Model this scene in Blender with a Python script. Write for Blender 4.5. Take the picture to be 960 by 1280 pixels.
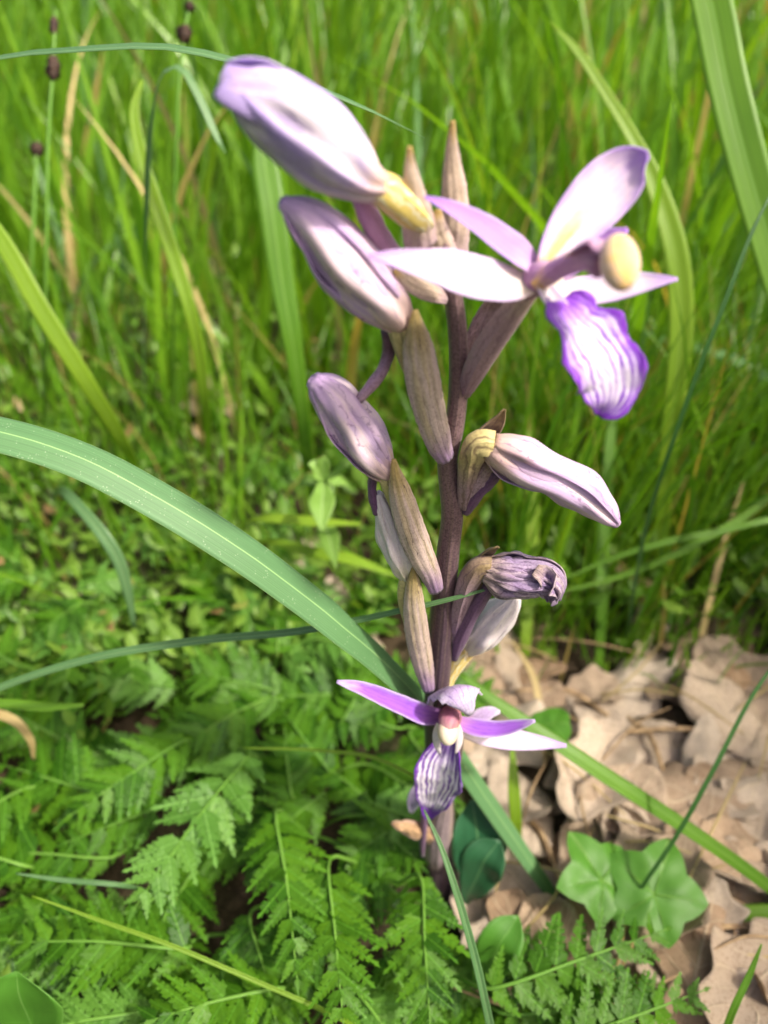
import bpy, math, random
import numpy as np
from mathutils import Vector, Matrix, noise
random.seed(7); rng = np.random.default_rng(11)
for o in list(bpy.data.objects): bpy.data.objects.remove(o)
S = bpy.context.scene
COL = S.collection
R = math.radians

# ------------------------------------------------------------------ camera
H = 0.27; TILT = 40.0; F = 985.0            # metres, degrees, focal length in photo pixels (960 x 1280)
cam = bpy.data.cameras.new('camera'); camo = bpy.data.objects.new('camera', cam); COL.objects.link(camo)
camo.location = (0, 0, H); camo.rotation_euler = (R(90 - TILT), 0, 0)
cam.sensor_fit = 'VERTICAL'; cam.sensor_height = 5.6; cam.sensor_width = 4.2
cam.lens = F / 1280 * 5.6; cam.clip_start = 0.005; cam.clip_end = 400
cam.dof.use_dof = True; cam.dof.focus_distance = 0.161; cam.dof.aperture_fstop = 1.65
S.camera = camo
# ------------------------------------------------------------------ sky, sun, exposure
SUN_EL, SUN_AZ = 53.0, 118.0                 # azimuth clockwise from +Y (the viewing direction)
w = bpy.data.worlds.new('World'); S.world = w; w.use_nodes = True
nt = w.node_tree
sky = nt.nodes.new('ShaderNodeTexSky'); sky.sky_type = 'NISHITA'; sky.sun_disc = False
sky.sun_elevation = R(SUN_EL); sky.sun_rotation = R(SUN_AZ)
sky.air_density = 0.8; sky.dust_density = 8.0; sky.ozone_density = 0.0
nt.nodes['Background'].inputs[1].default_value = 0.15
nt.links.new(sky.outputs[0], nt.nodes['Background'].inputs[0])
sl = bpy.data.lights.new('sun', 'SUN'); sl.energy = 4.0; sl.angle = R(4.0); sl.color = (1, 0.93, 0.80)
so = bpy.data.objects.new('sun', sl); COL.objects.link(so); so.location = (1, 1, 3)
_d = Vector((math.sin(R(SUN_AZ)) * math.cos(R(SUN_EL)), math.cos(R(SUN_AZ)) * math.cos(R(SUN_EL)), math.sin(R(SUN_EL))))
so.rotation_euler = _d.to_track_quat('Z', 'Y').to_euler()
S.view_settings.view_transform = 'Standard'; S.view_settings.look = 'None'
S.view_settings.gamma = 1; S.view_settings.use_curve_mapping = False
S.view_settings.exposure = 0.62

# ------------------------------------------------------------------ pixel -> place
FW = Vector((0, math.cos(R(TILT)), -math.sin(R(TILT)))); UP = Vector((0, math.sin(R(TILT)), math.cos(R(TILT)))); RT = Vector((1, 0, 0))
CAM = Vector((0, 0, H))
def ray(px, py): return RT * ((px - 480) / F) + UP * ((640 - py) / F) + FW
def PD(px, py, zd): return CAM + ray(px, py) * zd               # at a depth
def PY(px, py, y): d = ray(px, py); return CAM + d * (y / d.y)  # on the upright plane through the stalk
def PZ(px, py, z): d = ray(px, py); return CAM + d * ((z - H) / d.z)   # on the ground, or at a height over it
def zdepth(p): return (p - CAM).dot(FW)
def px2m(p): return zdepth(p) / F
def view(a, b, c): return (RT * a + UP * b - FW * c).normalized()
Y0 = 0.125
def gz(x, y):
    return 0.004 * math.sin(x * 31 + 1.3) * math.cos(y * 27) + 0.003 * math.sin(x * 77 + y * 59)
def ground_at(px, py):
    p = PZ(px, py, 0); p.z = gz(p.x, p.y); return p

# ------------------------------------------------------------------ materials
class NT:
    def __init__(s, name):
        s.m = bpy.data.materials.new(name); s.m.use_nodes = True
        s.t = s.m.node_tree; s.t.nodes.clear()
    def n(s, typ, **kw):
        x = s.t.nodes.new(typ)
        for k, v in kw.items(): setattr(x, k, v)
        return x
    def put(s, sock, v):
        if v is None: return
        if hasattr(v, 'is_output'): s.t.links.new(v, sock)
        elif isinstance(v, (tuple, list)) and len(v) == 3 and sock.type == 'RGBA': sock.default_value = (*v, 1)
        else: sock.default_value = v
    def math(s, op, a, b=None, c=None, clamp=False):
        x = s.n('ShaderNodeMath', operation=op, use_clamp=clamp)
        for i, v in enumerate((a, b, c)): s.put(x.inputs[i], v)
        return x.outputs[0]
    def rng(s, v, a, b, c=0.0, d=1.0, smooth=True):
        x = s.n('ShaderNodeMapRange', interpolation_type='SMOOTHSTEP' if smooth else 'LINEAR')
        for i, q in enumerate((v, a, b, c, d)): s.put(x.inputs[i], q)
        return x.outputs[0]
    def mix(s, f, a, b, mode='MIX'):
        x = s.n('ShaderNodeMix', data_type='RGBA', blend_type=mode)
        s.put(x.inputs[0], f); s.put(x.inputs[6], a); s.put(x.inputs[7], b)
        return x.outputs[2]
    def uv(s):
        x = s.n('ShaderNodeTexCoord'); y = s.n('ShaderNodeSeparateXYZ'); s.t.links.new(x.outputs['UV'], y.inputs[0])
        return y.outputs[0], y.outputs[1]
    def comb(s, a, b, c=0.0):
        x = s.n('ShaderNodeCombineXYZ')
        for i, q in enumerate((a, b, c)): s.put(x.inputs[i], q)
        return x.outputs[0]
    def coord(s, k='Object'): return s.n('ShaderNodeTexCoord').outputs[k]
    def noise(s, vec, scale=1.0, detail=2.0, rough=0.5):
        x = s.n('ShaderNodeTexNoise'); s.put(x.inputs['Vector'], vec)
        x.inputs['Scale'].default_value = scale; x.inputs['Detail'].default_value = detail; x.inputs['Roughness'].default_value = rough
        return x.outputs[0]
    def rand(s): return s.n('ShaderNodeObjectInfo').outputs['Random']
    def attr(s, name): return s.n('ShaderNodeAttribute', attribute_name=name).outputs['Fac']
    def bump(s, h, dist, strength=0.6):
        x = s.n('ShaderNodeBump'); x.inputs['Distance'].default_value = dist; x.inputs['Strength'].default_value = strength
        s.put(x.inputs['Height'], h); return x.outputs[0]
    def surf(s, col, rough=0.5, transl=0.0, tcol=None, normal=None, spec=0.4, sheen=0.0):
        p = s.n('ShaderNodeBsdfPrincipled'); s.put(p.inputs['Base Color'], col); s.put(p.inputs['Roughness'], rough)
        p.inputs['Specular IOR Level'].default_value = spec
        if sheen: p.inputs['Sheen Weight'].default_value = sheen
        if normal is not None: s.put(p.inputs['Normal'], normal)
        o = s.n('ShaderNodeOutputMaterial'); sh = p.outputs[0]
        if transl:
            t = s.n('ShaderNodeBsdfTranslucent'); s.put(t.inputs[0], tcol if tcol is not None else col)
            if normal is not None: s.put(t.inputs['Normal'], normal)
            mx = s.n('ShaderNodeMixShader'); mx.inputs[0].default_value = transl
            s.t.links.new(sh, mx.inputs[1]); s.t.links.new(t.outputs[0], mx.inputs[2]); sh = mx.outputs[0]
        s.t.links.new(sh, o.inputs[0]); return s.m

def petal(name, mid, edge, base=None, tip=None, vein=None, nv=9, vs=0.5, vw=0.3, vedge=0.0, ew=(0.45, 1.0), be=(0.0, 0.3), te=(0.75, 1.0),
          blotch=None, bl=0.0, transl=0.28, rough=0.55, grain=0.12, fine=0.12, sharp=1.0, wobble=0.45, streak=None, su=4.0):
    """pigment of a petal, sepal or bract: u runs across, v from base to tip"""
    s = NT(name); u, v = s.uv()
    o = s.coord()
    jit = s.noise(s.comb(s.math('MULTIPLY', u, 3.0), s.math('MULTIPLY', v, 4.5), s.rand()), 1.6, 3)
    j = s.math('SUBTRACT', jit, 0.5)
    e = s.math('ABSOLUTE', s.math('MULTIPLY_ADD', u, 2.0, -1.0))
    ej = s.math('MULTIPLY_ADD', j, 0.55, e)
    c = s.mix(s.rng(ej, ew[0], ew[1]), mid, edge)
    if blotch:
        c = s.mix(s.math('MULTIPLY', s.rng(s.noise(s.comb(s.math('MULTIPLY', u, su), s.math('MULTIPLY', v, 1.3), s.math('MULTIPLY', s.rand(), 9.0)), 1.3, 3), 0.42, 0.58), bl), c, blotch)
    vj = s.math('MULTIPLY_ADD', j, 0.25, v)
    if streak: c = s.mix(s.math('MULTIPLY', s.rng(ej, 0.42, 0.08), s.rng(vj, 0.72, 0.25)), c, streak)
    if base: c = s.mix(s.rng(vj, be[1], be[0]), c, base)
    if tip: c = s.mix(s.rng(vj, te[0], te[1]), c, tip)
    # fine parallel nerves
    fn = s.noise(s.comb(s.math('MULTIPLY', u, 42.0), s.math('MULTIPLY', v, 3.0), s.rand()), 1.0, 3, 0.6)
    c = s.mix(s.math('MULTIPLY', s.rng(fn, 0.5, 0.72), fine), c, vein or (0.25, 0.15, 0.3))
    if vein:
        x = s.math('MULTIPLY_ADD', u, nv, s.math('MULTIPLY', j, 1.7))
        wob = s.noise(s.comb(s.math('MULTIPLY', u, 9.0), s.math('MULTIPLY', v, 9.0)), 1.0, 3)
        x = s.math('MULTIPLY_ADD', s.math('SUBTRACT', wob, 0.5), wobble, x)
        tri = s.math('ABSOLUTE', s.math('SUBTRACT', s.math('FRACT', x), 0.5))
        wid = s.math('MULTIPLY_ADD', e, vedge * 0.22, vw * 0.5)
        ln = s.math('SUBTRACT', 1.0, s.math('DIVIDE', tri, wid), clamp=True)
        ln = s.math('POWER', ln, 0.55 * sharp)
        ln = s.math('MULTIPLY', ln, s.rng(s.noise(s.comb(s.math('MULTIPLY', u, 5.0), s.math('MULTIPLY', v, 5.0), 3.3), 1.0, 2), 0.3, 0.5, 0.4, 1.0))
        if vedge: ln = s.math('MULTIPLY', ln, s.rng(e, 0.0, 0.45, 0.62, 1.0))
        c = s.mix(s.math('MULTIPLY', ln, vs), c, vein)
    g = s.noise(o, 1900.0, 2, 0.6)
    c = s.mix(s.math('MULTIPLY', s.rng(g, 0.35, 0.75), grain), c, (0.16, 0.1, 0.14), 'MULTIPLY') if grain else c
    h = s.math('ADD', s.math('MULTIPLY', fn, 0.8), s.math('MULTIPLY', g, 0.35))
    return s.surf(c, rough, transl, c, s.bump(h, 0.00022, 0.55), spec=0.35, sheen=0.1)

def leafy(name, dark, light, rough=0.42, transl=0.4, rib=None, ribw=0.1, nerves=60.0, tint='rand', tcol=None, dry=None, spec=0.45, speck=0.0, relief=0.5):
    """green blade: nerves run along the blade"""
    s = NT(name); u, v = s.uv()
    r = s.rand() if tint == 'rand' else s.attr('tint')
    nz = s.noise(s.coord(), 60.0, 3)
    f = s.math('ADD', s.math('MULTIPLY', r, 0.75), s.math('MULTIPLY_ADD', nz, 0.7, -0.22), clamp=True)
    c = s.mix(f, dark, light)
    if dry:
        c = s.mix(s.rng(r, 0.93, 0.955), c, dry)
    fn = s.noise(s.comb(s.math('MULTIPLY', u, nerves), s.math('MULTIPLY', v, 2.0), r), 1.0, 2)
    c = s.mix(s.math('MULTIPLY', s.rng(fn, 0.4, 0.7), 0.30), c, s.mix(0.5, dark, (0, 0, 0)))
    if rib:
        e = s.math('ABSOLUTE', s.math('SUBTRACT', u, 0.5))
        c = s.mix(s.rng(e, ribw, ribw * 0.35), c, rib)
        c = s.mix(s.math('MULTIPLY', s.rng(e, 0.475, 0.495), 0.6), c, rib)
    if speck:
        vo = s.n('ShaderNodeTexVoronoi'); s.put(vo.inputs['Vector'], s.coord()); vo.inputs['Scale'].default_value = 1500
        wn = s.noise(s.coord(), 420.0, 1)
        c = s.mix(s.math('MULTIPLY', s.math('MULTIPLY', s.rng(vo.outputs['Distance'], 0.30, 0.12), s.rng(wn, 0.5, 0.62)), speck), c, (0.5, 0.6, 0.42))
    tc = s.mix(1.0, c, tcol or (1.35, 1.25, 0.45), 'MULTIPLY')
    return s.surf(c, rough, transl, tc, s.bump(fn, 0.0002, relief) if relief else None, spec=spec)

M = {}
LIL = (0.42, 0.27, 0.60); VIO = (0.20, 0.045, 0.47); DPV = (0.07, 0.012, 0.20)
M['bud'] = petal('bud_sepal', (0.86, 0.70, 0.77), (0.70, 0.51, 0.75), base=(0.68, 0.47, 0.40), tip=(0.58, 0.40, 0.66), vein=(0.20, 0.10, 0.27), nv=4, vs=0.65, vw=0.09, wobble=0.2, blotch=(0.52, 0.36, 0.66), bl=0.7, su=4.0, be=(0.0, 0.3), grain=0.08)
M['bud_big'] = petal('large_bud_sepal', (0.82, 0.74, 0.82), (0.66, 0.55, 0.80), base=(0.70, 0.50, 0.42), tip=(0.50, 0.38, 0.74), vein=(0.30, 0.19, 0.50), nv=5, vs=0.4, vw=0.16, blotch=(0.44, 0.33, 0.70), bl=0.8, su=3.0, be=(0.0, 0.25), grain=0.12)
M['bud_white'] = petal('pale_bud_sepal', (0.86, 0.78, 0.80), (0.86, 0.79, 0.80), base=(0.78, 0.74, 0.52), vein=(0.45, 0.35, 0.55), nv=6, vs=0.3, vw=0.15, be=(0.0, 0.4), grain=0.1)
M['wither'] = petal('withered_petal', (0.46, 0.35, 0.52), (0.58, 0.46, 0.52), base=(0.50, 0.38, 0.34), tip=(0.36, 0.25, 0.44), vein=(0.10, 0.05, 0.12), nv=9, vs=0.8, vw=0.24, blotch=(0.32, 0.22, 0.42), bl=0.8, be=(0, 0.35), grain=0.4, rough=0.7)
M['bract'] = petal('bract_skin', (0.49, 0.39, 0.27), (0.55, 0.42, 0.37), base=(0.38, 0.24, 0.44), tip=(0.38, 0.28, 0.09), vein=(0.06, 0.03, 0.045), nv=6, vs=0.85, vw=0.085, be=(0.0, 0.3), te=(0.7, 1.0), grain=0.3, transl=0.12, rough=0.6, fine=0.25, blotch=(0.58, 0.45, 0.44), bl=0.7, wobble=0.45)
M['bract_top'] = petal('young_bract_skin', (0.66, 0.52, 0.40), (0.68, 0.50, 0.50), base=(0.66, 0.48, 0.52), tip=(0.55, 0.38, 0.12), vein=(0.30, 0.18, 0.18), nv=7, vs=0.5, vw=0.2, be=(0.0, 0.3), te=(0.8, 1.0), transl=0.25, grain=0.2)
M['bract_mauve'] = petal('mauve_bract_skin', (0.42, 0.29, 0.32), (0.38, 0.25, 0.30), base=(0.28, 0.17, 0.30), tip=(0.25, 0.18, 0.08), vein=(0.10, 0.05, 0.08), nv=6, vs=0.7, vw=0.16, be=(0, 0.3), te=(0.6, 1.0), transl=0.15, grain=0.4, rough=0.6)
M['sepal_violet'] = petal('violet_sepal', (0.34, 0.12, 0.62), (0.56, 0.42, 0.76), base=(0.50, 0.24, 0.52), tip=(0.58, 0.46, 0.74), vein=VIO, nv=5, vs=0.5, vw=0.3, ew=(0.55, 1.0), grain=0.0)
M['sepal_lilac'] = petal('lilac_sepal', (0.50, 0.26, 0.72), (0.56, 0.40, 0.76), base=(0.66, 0.44, 0.66), tip=(0.40, 0.20, 0.66), vein=(0.36, 0.16, 0.6), nv=5, vs=0.3, vw=0.3, ew=(0.5, 1.0), grain=0.0)
M['sepal_white'] = petal('white_sepal', (0.74, 0.66, 0.72), (0.62, 0.48, 0.74), base=(0.80, 0.70, 0.55), tip=(0.52, 0.34, 0.72), vein=(0.6, 0.45, 0.7), nv=7, vs=0.5, vw=0.2, ew=(0.45, 1.05), te=(0.68, 1.0), grain=0.0, transl=0.3)
M['sepal_dorsal'] = petal('dorsal_sepal', (0.80, 0.66, 0.78), (0.62, 0.44, 0.80), base=(0.84, 0.50, 0.06), tip=(0.44, 0.26, 0.70), vein=(0.56, 0.38, 0.66), nv=9, vs=0.4, vw=0.25, ew=(0.6, 1.05), be=(0.0, 0.16), te=(0.74, 1.0), grain=0.0, transl=0.32, streak=(0.84, 0.62, 0.24))
M['hood'] = petal('hood_sepal', (0.60, 0.46, 0.74), (0.74, 0.66, 0.82), base=(0.52, 0.22, 0.34), tip=(0.7, 0.62, 0.8), vein=(0.22, 0.08, 0.45), nv=7, vs=0.7, vw=0.2, be=(0.0, 0.3), grain=0.3)
M['lip'] = petal('veined_lip', (0.70, 0.63, 0.74), (0.22, 0.04, 0.50), base=(0.27, 0.07, 0.56), tip=(0.18, 0.03, 0.44), vein=(0.17, 0.03, 0.42), nv=9, vs=1.0, vw=0.46, vedge=1.0, ew=(0.58, 0.98), be=(0.05, 0.34), te=(0.80, 0.98), grain=0.0, fine=0.1, sharp=0.6, wobble=0.25, transl=0.2)
M['lip_low'] = petal('dark_veined_lip', (0.80, 0.74, 0.84), (0.17, 0.03, 0.42), base=(0.22, 0.06, 0.46), tip=(0.14, 0.02, 0.37), vein=(0.12, 0.015, 0.32), nv=9, vs=1.0, vw=0.5, vedge=0.5, ew=(0.74, 1.02), be=(0.0, 0.2), te=(0.70, 0.84), grain=0.0, fine=0.1, sharp=0.6, wobble=0.2, transl=0.2)
M['spur'] = petal('spur_skin', (0.42, 0.26, 0.34), (0.36, 0.22, 0.32), base=(0.14, 0.07, 0.10), tip=(0.48, 0.33, 0.40), be=(0.2, 0.6), vein=(0.14, 0.07, 0.12), nv=8, vs=0.3, vw=0.2, grain=0.4, transl=0.1)
M['spur_dark'] = petal('dark_spur_skin', (0.17, 0.085, 0.17), (0.13, 0.06, 0.14), base=(0.12, 0.06, 0.10), vein=(0.05, 0.02, 0.06), nv=8, vs=0.5, vw=0.2, grain=0.4, transl=0.05)
M['spur_pink'] = petal('pink_spur_skin', (0.66, 0.40, 0.58), (0.6, 0.34, 0.52), vein=(0.45, 0.2, 0.4), nv=8, vs=0.3, vw=0.2, grain=0.1, transl=0.3)
M['ovary'] = petal('ovary_skin', (0.42, 0.34, 0.14), (0.42, 0.34, 0.14), base=(0.30, 0.20, 0.22), tip=(0.62, 0.52, 0.24), vein=(0.13, 0.08, 0.05), nv=7, vs=0.8, vw=0.34, be=(0.3, 0.75), grain=0.35, transl=0.05, rough=0.45)
M['ovary_mauve'] = petal('mauve_ovary_skin', (0.50, 0.33, 0.36), (0.44, 0.28, 0.32), base=(0.30, 0.18, 0.26), tip=(0.58, 0.44, 0.36), vein=(0.2, 0.1, 0.16), nv=7, vs=0.5, vw=0.25, be=(0.0, 0.5), grain=0.25, transl=0.1)
M['ovary_yellow'] = petal('yellow_ovary_skin', (0.68, 0.52, 0.10), (0.72, 0.58, 0.18), base=(0.62, 0.50, 0.20), tip=(0.66, 0.46, 0.20), te=(0.8, 1), vein=(0.82, 0.78, 0.55), nv=9, vs=0.9, vw=0.45, grain=0.05, transl=0.1, rough=0.35)
M['stem'] = petal('stalk_skin', (0.085, 0.045, 0.052), (0.062, 0.032, 0.05), base=(0.08, 0.04, 0.07), tip=(0.21, 0.13, 0.14), te=(0.55, 0.9), vein=(0.17, 0.12, 0.085), nv=11, vs=0.45, vw=0.35, grain=0.7, transl=0.0, rough=0.5, fine=0.5)
M['column'] = petal('column_skin', (0.58, 0.38, 0.50), (0.48, 0.26, 0.46), base=(0.74, 0.5, 0.18), tip=(0.5, 0.3, 0.46), be=(0, 0.35), vein=(0.36, 0.14, 0.36), nv=7, vs=0.5, vw=0.3, grain=0.05)
M['column_red'] = petal('reddish_column_skin', (0.45, 0.16, 0.16), (0.42, 0.16, 0.26), tip=(0.62, 0.42, 0.36), vein=(0.3, 0.1, 0.2), nv=6, vs=0.4, vw=0.3, grain=0.1)
M['anther'] = petal('anther_skin', (0.74, 0.54, 0.44), (0.80, 0.53, 0.18), ew=(0.55, 1.02), base=(0.62, 0.40, 0.36), be=(0.0, 0.2), tip=(0.72, 0.55, 0.46), te=(0.78, 0.95), vein=(0.5, 0.3, 0.25), nv=4, vs=0.15, vw=0.2, grain=0.08, rough=0.5, transl=0.1)
M['anther_cream'] = petal('cream_anther_skin', (0.74, 0.60, 0.40), (0.78, 0.68, 0.54), vein=(0.5, 0.35, 0.25), nv=4, vs=0.2, vw=0.2, grain=0.1, rough=0.4, transl=0.1)
M['sheath'] = petal('dry_sheath', (0.33, 0.25, 0.27), (0.40, 0.30, 0.24), base=(0.22, 0.13, 0.08), tip=(0.42, 0.3, 0.3), vein=(0.12, 0.06, 0.08), nv=7, vs=0.6, vw=0.2, grain=0.5, transl=0.1)
M['dryflower'] = petal('dried_petal', (0.56, 0.36, 0.20), (0.50, 0.34, 0.28), base=(0.36, 0.2, 0.1), vein=(0.2, 0.1, 0.1), nv=7, vs=0.5, vw=0.2, grain=0.4)

M['broad'] = leafy('broad_blade', (0.085, 0.195, 0.078), (0.118, 0.255, 0.100), rough=0.52, transl=0.22, rib=(0.26, 0.44, 0.17), ribw=0.022, nerves=45, tcol=(1.1, 1.25, 0.5), speck=0.3, spec=0.4)
M['blade'] = leafy('grass_blade', (0.090, 0.235, 0.014), (0.19, 0.37, 0.030), rough=0.40, transl=0.45, rib=(0.19, 0.36, 0.06), ribw=0.05, nerves=26)
M['blade_grey'] = leafy('grey_green_blade', (0.09, 0.21, 0.075), (0.16, 0.30, 0.12), rough=0.36, transl=0.35, rib=(0.22, 0.36, 0.16), ribw=0.06, nerves=26, tcol=(1.15, 1.25, 0.6))
M['blade_yellow'] = leafy('yellow_green_blade', (0.19, 0.35, 0.018), (0.30, 0.46, 0.035), rough=0.42, transl=0.5, rib=(0.28, 0.44, 0.06), ribw=0.05, nerves=22)
M['blade_dark'] = leafy('dark_thin_blade', (0.03, 0.10, 0.022), (0.05, 0.15, 0.03), rough=0.45, transl=0.3, nerves=14)
M['straw'] = leafy('straw', (0.40, 0.29, 0.11), (0.58, 0.46, 0.22), rough=0.55, transl=0.25, nerves=16, tcol=(1, 0.95, 0.7))
M['grass'] = leafy('meadow_grass', (0.060, 0.20, 0.010), (0.25, 0.46, 0.030), rough=0.30, transl=0.50, nerves=8, tint='attr', dry=(0.44, 0.33, 0.11), spec=0.6)
M['wet_grass'] = leafy('wet_meadow_grass', (0.060, 0.20, 0.010), (0.27, 0.47, 0.035), rough=0.2, transl=0.48, nerves=4, tint='attr', dry=(0.44, 0.33, 0.11), spec=1.0, relief=0)
M['cover'] = leafy('ground_cover_leaf', (0.070, 0.19, 0.016), (0.25, 0.40, 0.06), rough=0.4, transl=0.45, nerves=6, tint='attr', dry=(0.38, 0.24, 0.11), spec=0.4)
M['fern'] = leafy('feathery_leaf', (0.020, 0.092, 0.004), (0.105, 0.255, 0.010), rough=0.5, transl=0.42, rib=(0.10, 0.27, 0.02), ribw=0.02, nerves=10, spec=0.3)
M['fern_pale'] = leafy('pale_feathery_leaf', (0.075, 0.20, 0.025), (0.15, 0.32, 0.05), rough=0.48, transl=0.40, rib=(0.16, 0.34, 0.07), ribw=0.02, nerves=10, spec=0.3)
M['rachis'] = leafy('leaf_stalk', (0.10, 0.24, 0.03), (0.16, 0.32, 0.05), rough=0.5, transl=0.1, nerves=6, spec=0.25)
M['ivy'] = leafy('lobed_leaf', (0.075, 0.23, 0.022), (0.10, 0.28, 0.03), rough=0.5, transl=0.42, rib=(0.16, 0.34, 0.07), ribw=0.012, nerves=5)
M['dock'] = leafy('dark_broad_leaf', (0.022, 0.10, 0.045), (0.035, 0.13, 0.05), rough=0.4, transl=0.25, rib=(0.08, 0.2, 0.08), ribw=0.03, nerves=8)
M['sprig'] = leafy('pale_sprig_leaf', (0.20, 0.37, 0.06), (0.26, 0.44, 0.09), rough=0.5, transl=0.45, rib=(0.36, 0.52, 0.2), ribw=0.05, nerves=8)

def dry_leaf_mat():
    s = NT('dry_leaf'); u, v = s.uv(); r = s.rand()
    c = s.mix(r, (0.30, 0.20, 0.125), (0.66, 0.55, 0.44))
    r2 = s.math('FRACT', s.math('MULTIPLY', r, 7.31)); c = s.mix(s.math('MULTIPLY', s.rng(r2, 0.6, 1.0), 0.6), c, (0.33, 0.19, 0.09))
    n1 = s.noise(s.coord(), 70.0, 4); n2 = s.noise(s.coord(), 420.0, 3)
    c = s.mix(s.math('MULTIPLY', s.rng(n1, 0.5, 0.72), 0.7), c, (0.20, 0.12, 0.07))
    c = s.mix(s.math('MULTIPLY', s.rng(n2, 0.58, 0.70), 0.55), c, (0.10, 0.06, 0.04))
    e = s.math('ABSOLUTE', s.math('SUBTRACT', u, 0.5))
    sv = s.math('ABSOLUTE', s.math('SUBTRACT', s.math('FRACT', s.math('MULTIPLY_ADD', e, -3.4, s.math('MULTIPLY', v, 7.0))), 0.5))
    rib = s.math('MAXIMUM', s.rng(e, 0.022, 0.008), s.math('MULTIPLY', s.rng(sv, 0.07, 0.02), 0.7))
    c = s.mix(s.math('MULTIPLY', rib, 0.55), c, (0.66, 0.54, 0.38))
    return s.surf(c, 0.65, 0.2, c, s.bump(s.math('ADD', s.math('MULTIPLY', n2, 0.5), rib), 0.0006, 0.7), spec=0.3)
M['dry'] = dry_leaf_mat()
def soil_mat():
    s = NT('soil'); o = s.coord()
    a = s.noise(o, 45.0, 6, 0.65); b = s.noise(o, 9.0, 3); g = s.noise(o, 300.0, 4, 0.7)
    c = s.mix(s.rng(a, 0.35, 0.7), (0.028, 0.019, 0.012), (0.085, 0.058, 0.034))
    c = s.mix(s.math('MULTIPLY', s.rng(b, 0.45, 0.65), 0.6), c, (0.035, 0.06, 0.015))
    c = s.mix(s.rng(g, 0.62, 0.75), c, (0.20, 0.14, 0.08))
    return s.surf(c, 0.9, 0, None, s.bump(s.math('ADD', a, g), 0.004, 0.8), spec=0.2)
M['soil'] = soil_mat()
def plain(name, a, b, scale=400.0, rough=0.7, transl=0.0):
    s = NT(name); n = s.noise(s.coord(), scale, 4); return s.surf(s.mix(s.rng(n, 0.35, 0.65), a, b), rough, transl, None, s.bump(n, 0.0004, 0.7), spec=0.3)
M['seedhead'] = plain('seed_head', (0.018, 0.010, 0.008), (0.06, 0.032, 0.02), 900)
M['twig'] = plain('twig', (0.22, 0.14, 0.075), (0.42, 0.29, 0.16), 300)
M['pebble'] = plain('pale_pebble', (0.42, 0.35, 0.27), (0.62, 0.54, 0.44), 200)

# ------------------------------------------------------------------ mesh helpers
def catmull(P, n):
    """smooth resampling of control rows (positions and widths together)"""
    P = np.asarray(P, float)
    if len(P) == 2: P = np.vstack([P[0], P.mean(0), P[1]])
    d = np.sqrt((np.diff(P[:, :3], axis=0) ** 2).sum(1)); d = np.maximum(d, 1e-9) ** 0.5
    t = np.concatenate([[0], np.cumsum(d)]); Q = np.vstack([2 * P[0] - P[1], P, 2 * P[-1] - P[-2]])
    tt = np.concatenate([[t[0] - d[0]], t, [t[-1] + d[-1]]])
    out = []
    # parametrise the result evenly by chord length
    L = np.concatenate([[0], np.cumsum(np.sqrt((np.diff(P[:, :3], axis=0) ** 2).sum(1)))]); q = np.interp(np.linspace(0, L[-1], n), L, t)
    for x in q:
        i = min(max(np.searchsorted(t, x, side='right') - 1, 0), len(P) - 2)
        t0, t1, t2, t3 = tt[i:i + 4]; p0, p1, p2, p3 = Q[i:i + 4]
        a1 = (t1 - x) / (t1 - t0) * p0 + (x - t0) / (t1 - t0) * p1
        a2 = (t2 - x) / (t2 - t1) * p1 + (x - t1) / (t2 - t1) * p2
        a3 = (t3 - x) / (t3 - t2) * p2 + (x - t2) / (t3 - t2) * p3
        b1 = (t2 - x) / (t2 - t0) * a1 + (x - t0) / (t2 - t0) * a2
        b2 = (t3 - x) / (t3 - t1) * a2 + (x - t1) / (t3 - t1) * a3
        out.append((t2 - x) / (t2 - t1) * b1 + (x - t1) / (t2 - t1) * b2)
    return np.array(out)

def mesh_grid(name, V, nu, nv, closed=False):
    """V: (nv+1) rows of nu+1 points (closed: the last column repeats the first place)"""
    me = bpy.data.meshes.new(name); V = np.asarray(V, float).reshape(-1, 3)
    faces = []; W = nu + 1
    for j in range(nv):
        for i in range(nu):
            faces.append((j * W + i, j * W + i + 1, (j + 1) * W + i + 1, (j + 1) * W + i))
    me.from_pydata(V.tolist(), [], faces)
    uvl = me.uv_layers.new(name='UVMap')
    idx = np.array([l.vertex_index for l in me.loops]); uu = (idx % W) / nu; vv = (idx // W) / nv
    uvl.data.foreach_set('uv', np.column_stack([uu, vv]).ravel())
    me.polygons.foreach_set('use_smooth', [True] * len(me.polygons))
    return me

def link(name, me, mat, parent=None, origin=None):
    if me is not None and mat is not None and not me.materials: me.materials.append(mat)
    o = bpy.data.objects.new(name, me); COL.objects.link(o)
    if parent: o.parent = parent
    if origin is not None: o.location = origin
    return o
def tag(o, label, cat, group=None, kind=None):
    o['label'] = label; o['category'] = cat
    if group: o['group'] = group
    if kind: o['kind'] = kind
    return o
def thick(o, t, off=0.0):
    m = o.modifiers.new('thickness', 'SOLIDIFY'); m.thickness = t; m.offset = off; m.use_even_offset = False
    return o
def frames(C):
    T = np.gradient(C, axis=0); return T / np.maximum(np.linalg.norm(T, axis=1), 1e-12)[:, None]
def unit(a): return a / np.maximum(np.linalg.norm(a, axis=-1, keepdims=True), 1e-12)

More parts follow.
